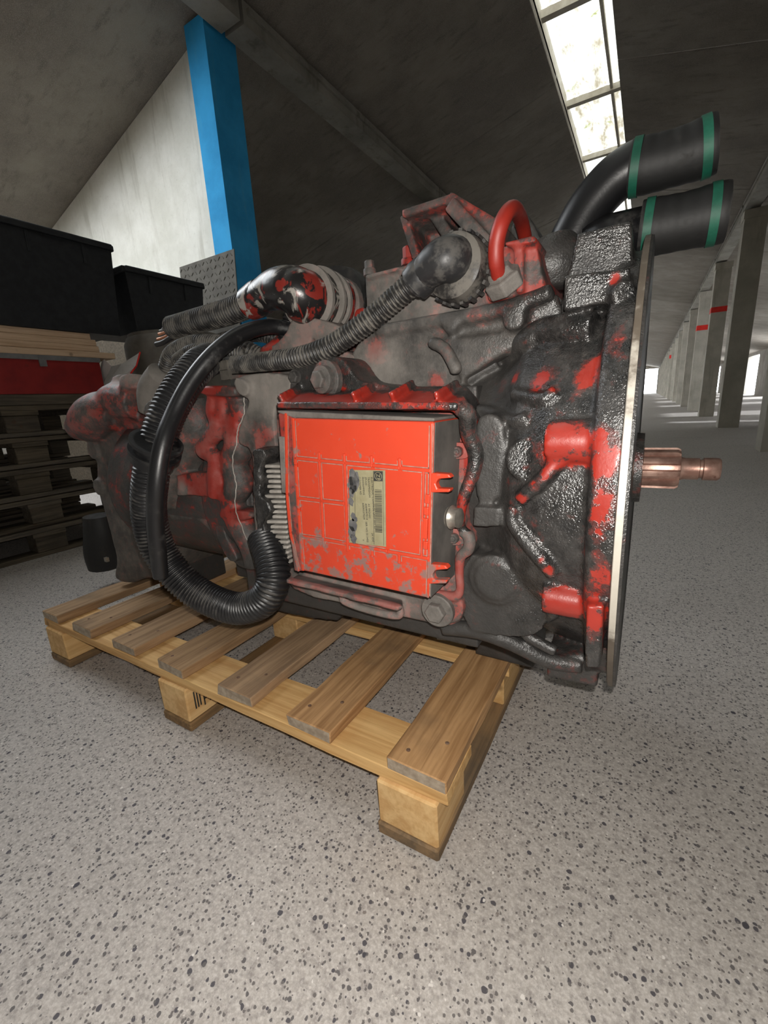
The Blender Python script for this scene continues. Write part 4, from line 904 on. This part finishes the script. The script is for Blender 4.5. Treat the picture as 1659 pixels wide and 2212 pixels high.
# ---- shift module on top
b = BM()
add_prism(b, poly(c3, [(108, 600), (300, 545), (430, 515), (560, 540), (830, 470), (1120, 400), (1180, 650), (1180, 720), (830, 770), (500, 870), (200, 930), (112, 905)]), .155, .36)
add_prism(b, poly(c3, [(825, 455), (870, 425), (1105, 395), (1135, 430), (1180, 640), (1185, 700), (1050, 715), (835, 750)]), .135, .3)
add_prism(b, poly(c3, [(935, 395), (1110, 352), (1140, 375), (1115, 400), (945, 418)]), .12, .3)
add_prism(b, poly(c3, [(990, 420), (1050, 410), (1055, 690), (1010, 700)]), .125, .2)
add_prism(b, poly(c3, [(100, 590), (310, 535), (310, 560), (105, 620)]), .147, .3)
def g_sm(co, out):
    x = co[:, 0]; k = np.clip((x-.0)/.03, 0, 1); out[:, 0] = .24+.4*k; out[:, 1] = .42-.12*k; out[:, 2] = .1
sp = [(P(*c3(x, y), .135), r, c, s) for x, y, r, c, s in ((770, 640, .03, 0, .8), (800, 740, .03, 0, .8), (840, 560, .03, 0, .95), (850, 680, .025, 0, .9), (1025, 480, .03, 0, .95), (1030, 580, .025, 0, .85), (960, 660, .02, 1, .6), (600, 700, .07, 1, .55), (740, 440, .03, 0, .7), (1165, 680, .015, 0, .9), (1120, 560, .025, 0, .2), (240, 560, .03, 0, .5))]
fuse('shift_module', b, CAST, gb, spotwear((.3, .4, .1), sp, g_sm), .003, 2, .5)
bolt(P(*c3(135, 580), .2)+Vector((0, 0, .0)), (0, 0, 1), .010, .008, 'bolt', gb, (.3, .5, .1), .016)
bolt(P(*c3(370, 520), .25), (0, 0, 1), .013, .010, 'bolt', gb, (.8, .2, .1), .022)
# ribbed red bracket above it
b = BM()
add_prism(b, poly(c3, [(335, 245), (610, 150), (880, 430), (860, 470), (620, 480), (470, 500), (390, 485)]), .27, .30)
def wallbar(p, q, y0, y1, th):
    a = P(*c3(*p), y0); c = P(*c3(*q), y0); d = (c-a).normalized(); s = d.cross(Vector((0, 1, 0))).normalized()*th/2
    f = [a-s, c-s, c+s, a+s]; add_poly(b, f, [v+Vector((0, y1-y0, 0)) for v in f])
wallbar((325, 225), (605, 130), .18, .36, .010); wallbar((600, 130), (900, 310), .18, .40, .016); wallbar((330, 230), (410, 490), .20, .34, .012)
wallbar((500, 200), (650, 430), .21, .30, .016); wallbar((605, 160), (870, 445), .17, .30, .018); wallbar((890, 300), (870, 450), .2, .34, .02)
add_lathe(b, [(0, .016), (.02, .016)], P(*c3(500, 300), .275), (0, -1, 0), 24)
def g_rb(co, out):
    z = co[:, 2]; y = co[:, 1]; k = np.clip((y-.25)/.03, 0, 1); out[:, 0] = .42-.12*k; out[:, 1] = .36+.16*k
sp = [(P(*c3(x, y), .2), .035, 0, .68) for x, y in ((600, 110), (680, 150), (760, 200), (840, 260))]+[(P(*c3(490, 300), .27), .018, 0, .9), (P(*c3(540, 460), .27), .03, 0, .6)]
fuse('ribbed_bracket', b, CAST, gb, spotwear((.4, .4, .1), sp, g_rb), .0026, 2, .5)
# red pipe loop with union nut
b = BM(); smooth_tube(b, [P(*c3(*q), y) for q, y in (((905, 600), .115), ((890, 510), .10), ((892, 400), .095), ((920, 290), .095), ((960, 215), .11), ((1000, 200), .14), ((1040, 270), .2), ((1070, 400), .25))], .0088, seg=18); pl = link('bent_pipe', b, CAST, gb, wear=(.95, .05, .3), smooth='all'); pl['label'] = 'bright red bent pipe loop'
b = BM(); add_lathe(b, [(-.012, .023), (.006, .024), (.008, .017), (.016, .015)], P(*c3(935, 625), .125), (-.3, -.6, .75), 6); link('union_nut', b, CAST, pl, wear=(.1, .65, .1), bev=.002)
b = BM(); add_prism(b, chaikin(poly(c3, [(960, 400), (1000, 200), (1050, 190), (1120, 290), (1165, 385), (1110, 400)]), 1), .26, .34); fuse('dark_cone', b, CAST, gb, (.05, .12, .1), .004, 4)
b = BM(); smooth_tube(b, [P(*c3(*q), .22) for q in ((1200, 400), (1215, 480), (1220, 580), (1215, 680))], [.03, .042, .044, .034], seg=20); link('dark_side_cap', b, CAST, gb, wear=(.03, .05, .5), smooth='all')
# ---- two oil hoses behind the bell, rag-wrapped ends with green straps
def sleeve(ctrl, r, straps, name_label):
    b = BM(); pts = [P(*c4(x, y), z) for x, y, z in ctrl]; pp = catmull(pts, 10)
    rr = [r*(1+.018*math.sin(i*.23)+.008*math.sin(i*.9)) for i in range(len(pp))]
    add_tube(b, pp, rr, 28); o = link('hose_sleeve', b, RUBm, gb, smooth=True); o['label'] = name_label
    for t in straps:
        i = int(t*(len(pp)-1)); i = max(1, min(len(pp)-2, i)); d = (pp[i+1]-pp[i-1]).normalized()
        b = BM(); add_lathe(b, [(-.005, r*1.0), (-.005, r*1.06), (.005, r*1.06), (.005, r*1.0)], pp[i], d, 32); link('green_strap', b, GREEN, o, smooth=True)
b = BM(); smooth_tube(b, [P(*c4(*q), .33) for q in ((330, 1190), (370, 1010), (430, 880), (520, 730), (640, 590), (740, 510), (830, 465))], .031, seg=24); link('oil_hose', b, RUB, gb, smooth='all')
sleeve([(775, 492, .33), (900, 465, .33), (1050, 425, .33), (1200, 375, .33), (1330, 325, .33)], .0325, (.12, .86), 'upper black hose sleeve with two green straps')
b = BM(); add_tube(b, [P(*c4(480, 960), .33), P(*c4(870, 880), .33)], .029, 24); link('oil_hose', b, RUB, gb, smooth='all')
sleeve([(840, 880, .33), (960, 860, .33), (1110, 830, .33), (1260, 795, .33), (1400, 765, .33)], .0345, (.14, .84), 'lower black hose sleeve with two green straps')

# ================================================================ parked machine beyond the right columns
mc = thing('parked_trailer', (2.9, 8.6, 0), 'black parked trailer standing beyond the right column row', 'trailer')
def mbox(n, lo, hi, m=MACH): 
    b = BM(); add_box(b, lo, hi); link(n, b, m, mc, bev=.02)
mbox('chassis', (1.9, 7.6, .75), (3.6, 7.9, 1.0)); mbox('deck', (1.8, 8.2, .95), (3.6, 8.6, 1.15)); mbox('tank_panel', (1.95, 8.3, 1.35), (3.4, 8.5, 1.6), GREYM); mbox('headboard', (1.85, 8.25, 1.6), (3.4, 8.4, 1.78)); mbox('post', (1.85, 8.3, 1.1), (1.95, 8.4, 2.1)); mbox('post', (2.4, 8.3, 1.1), (2.5, 8.4, 2.0))
for x in (1.98, 3.2):
    b = BM(); add_lathe(b, [(-.12, .14), (-.11, .26), (-.08, .3), (.08, .3), (.11, .26), (.12, .14)], (x, 8.1, .302), (1, 0, 0), 32); wl = link('wheel', b, RUBm, mc, smooth=True)
    b = BM(); add_lathe(b, [(-.125, .13), (-.10, .15), (.10, .15), (.125, .13)], (x, 8.1, .302), (1, 0, 0), 24); link('rim', b, GREYM, wl, smooth=True)
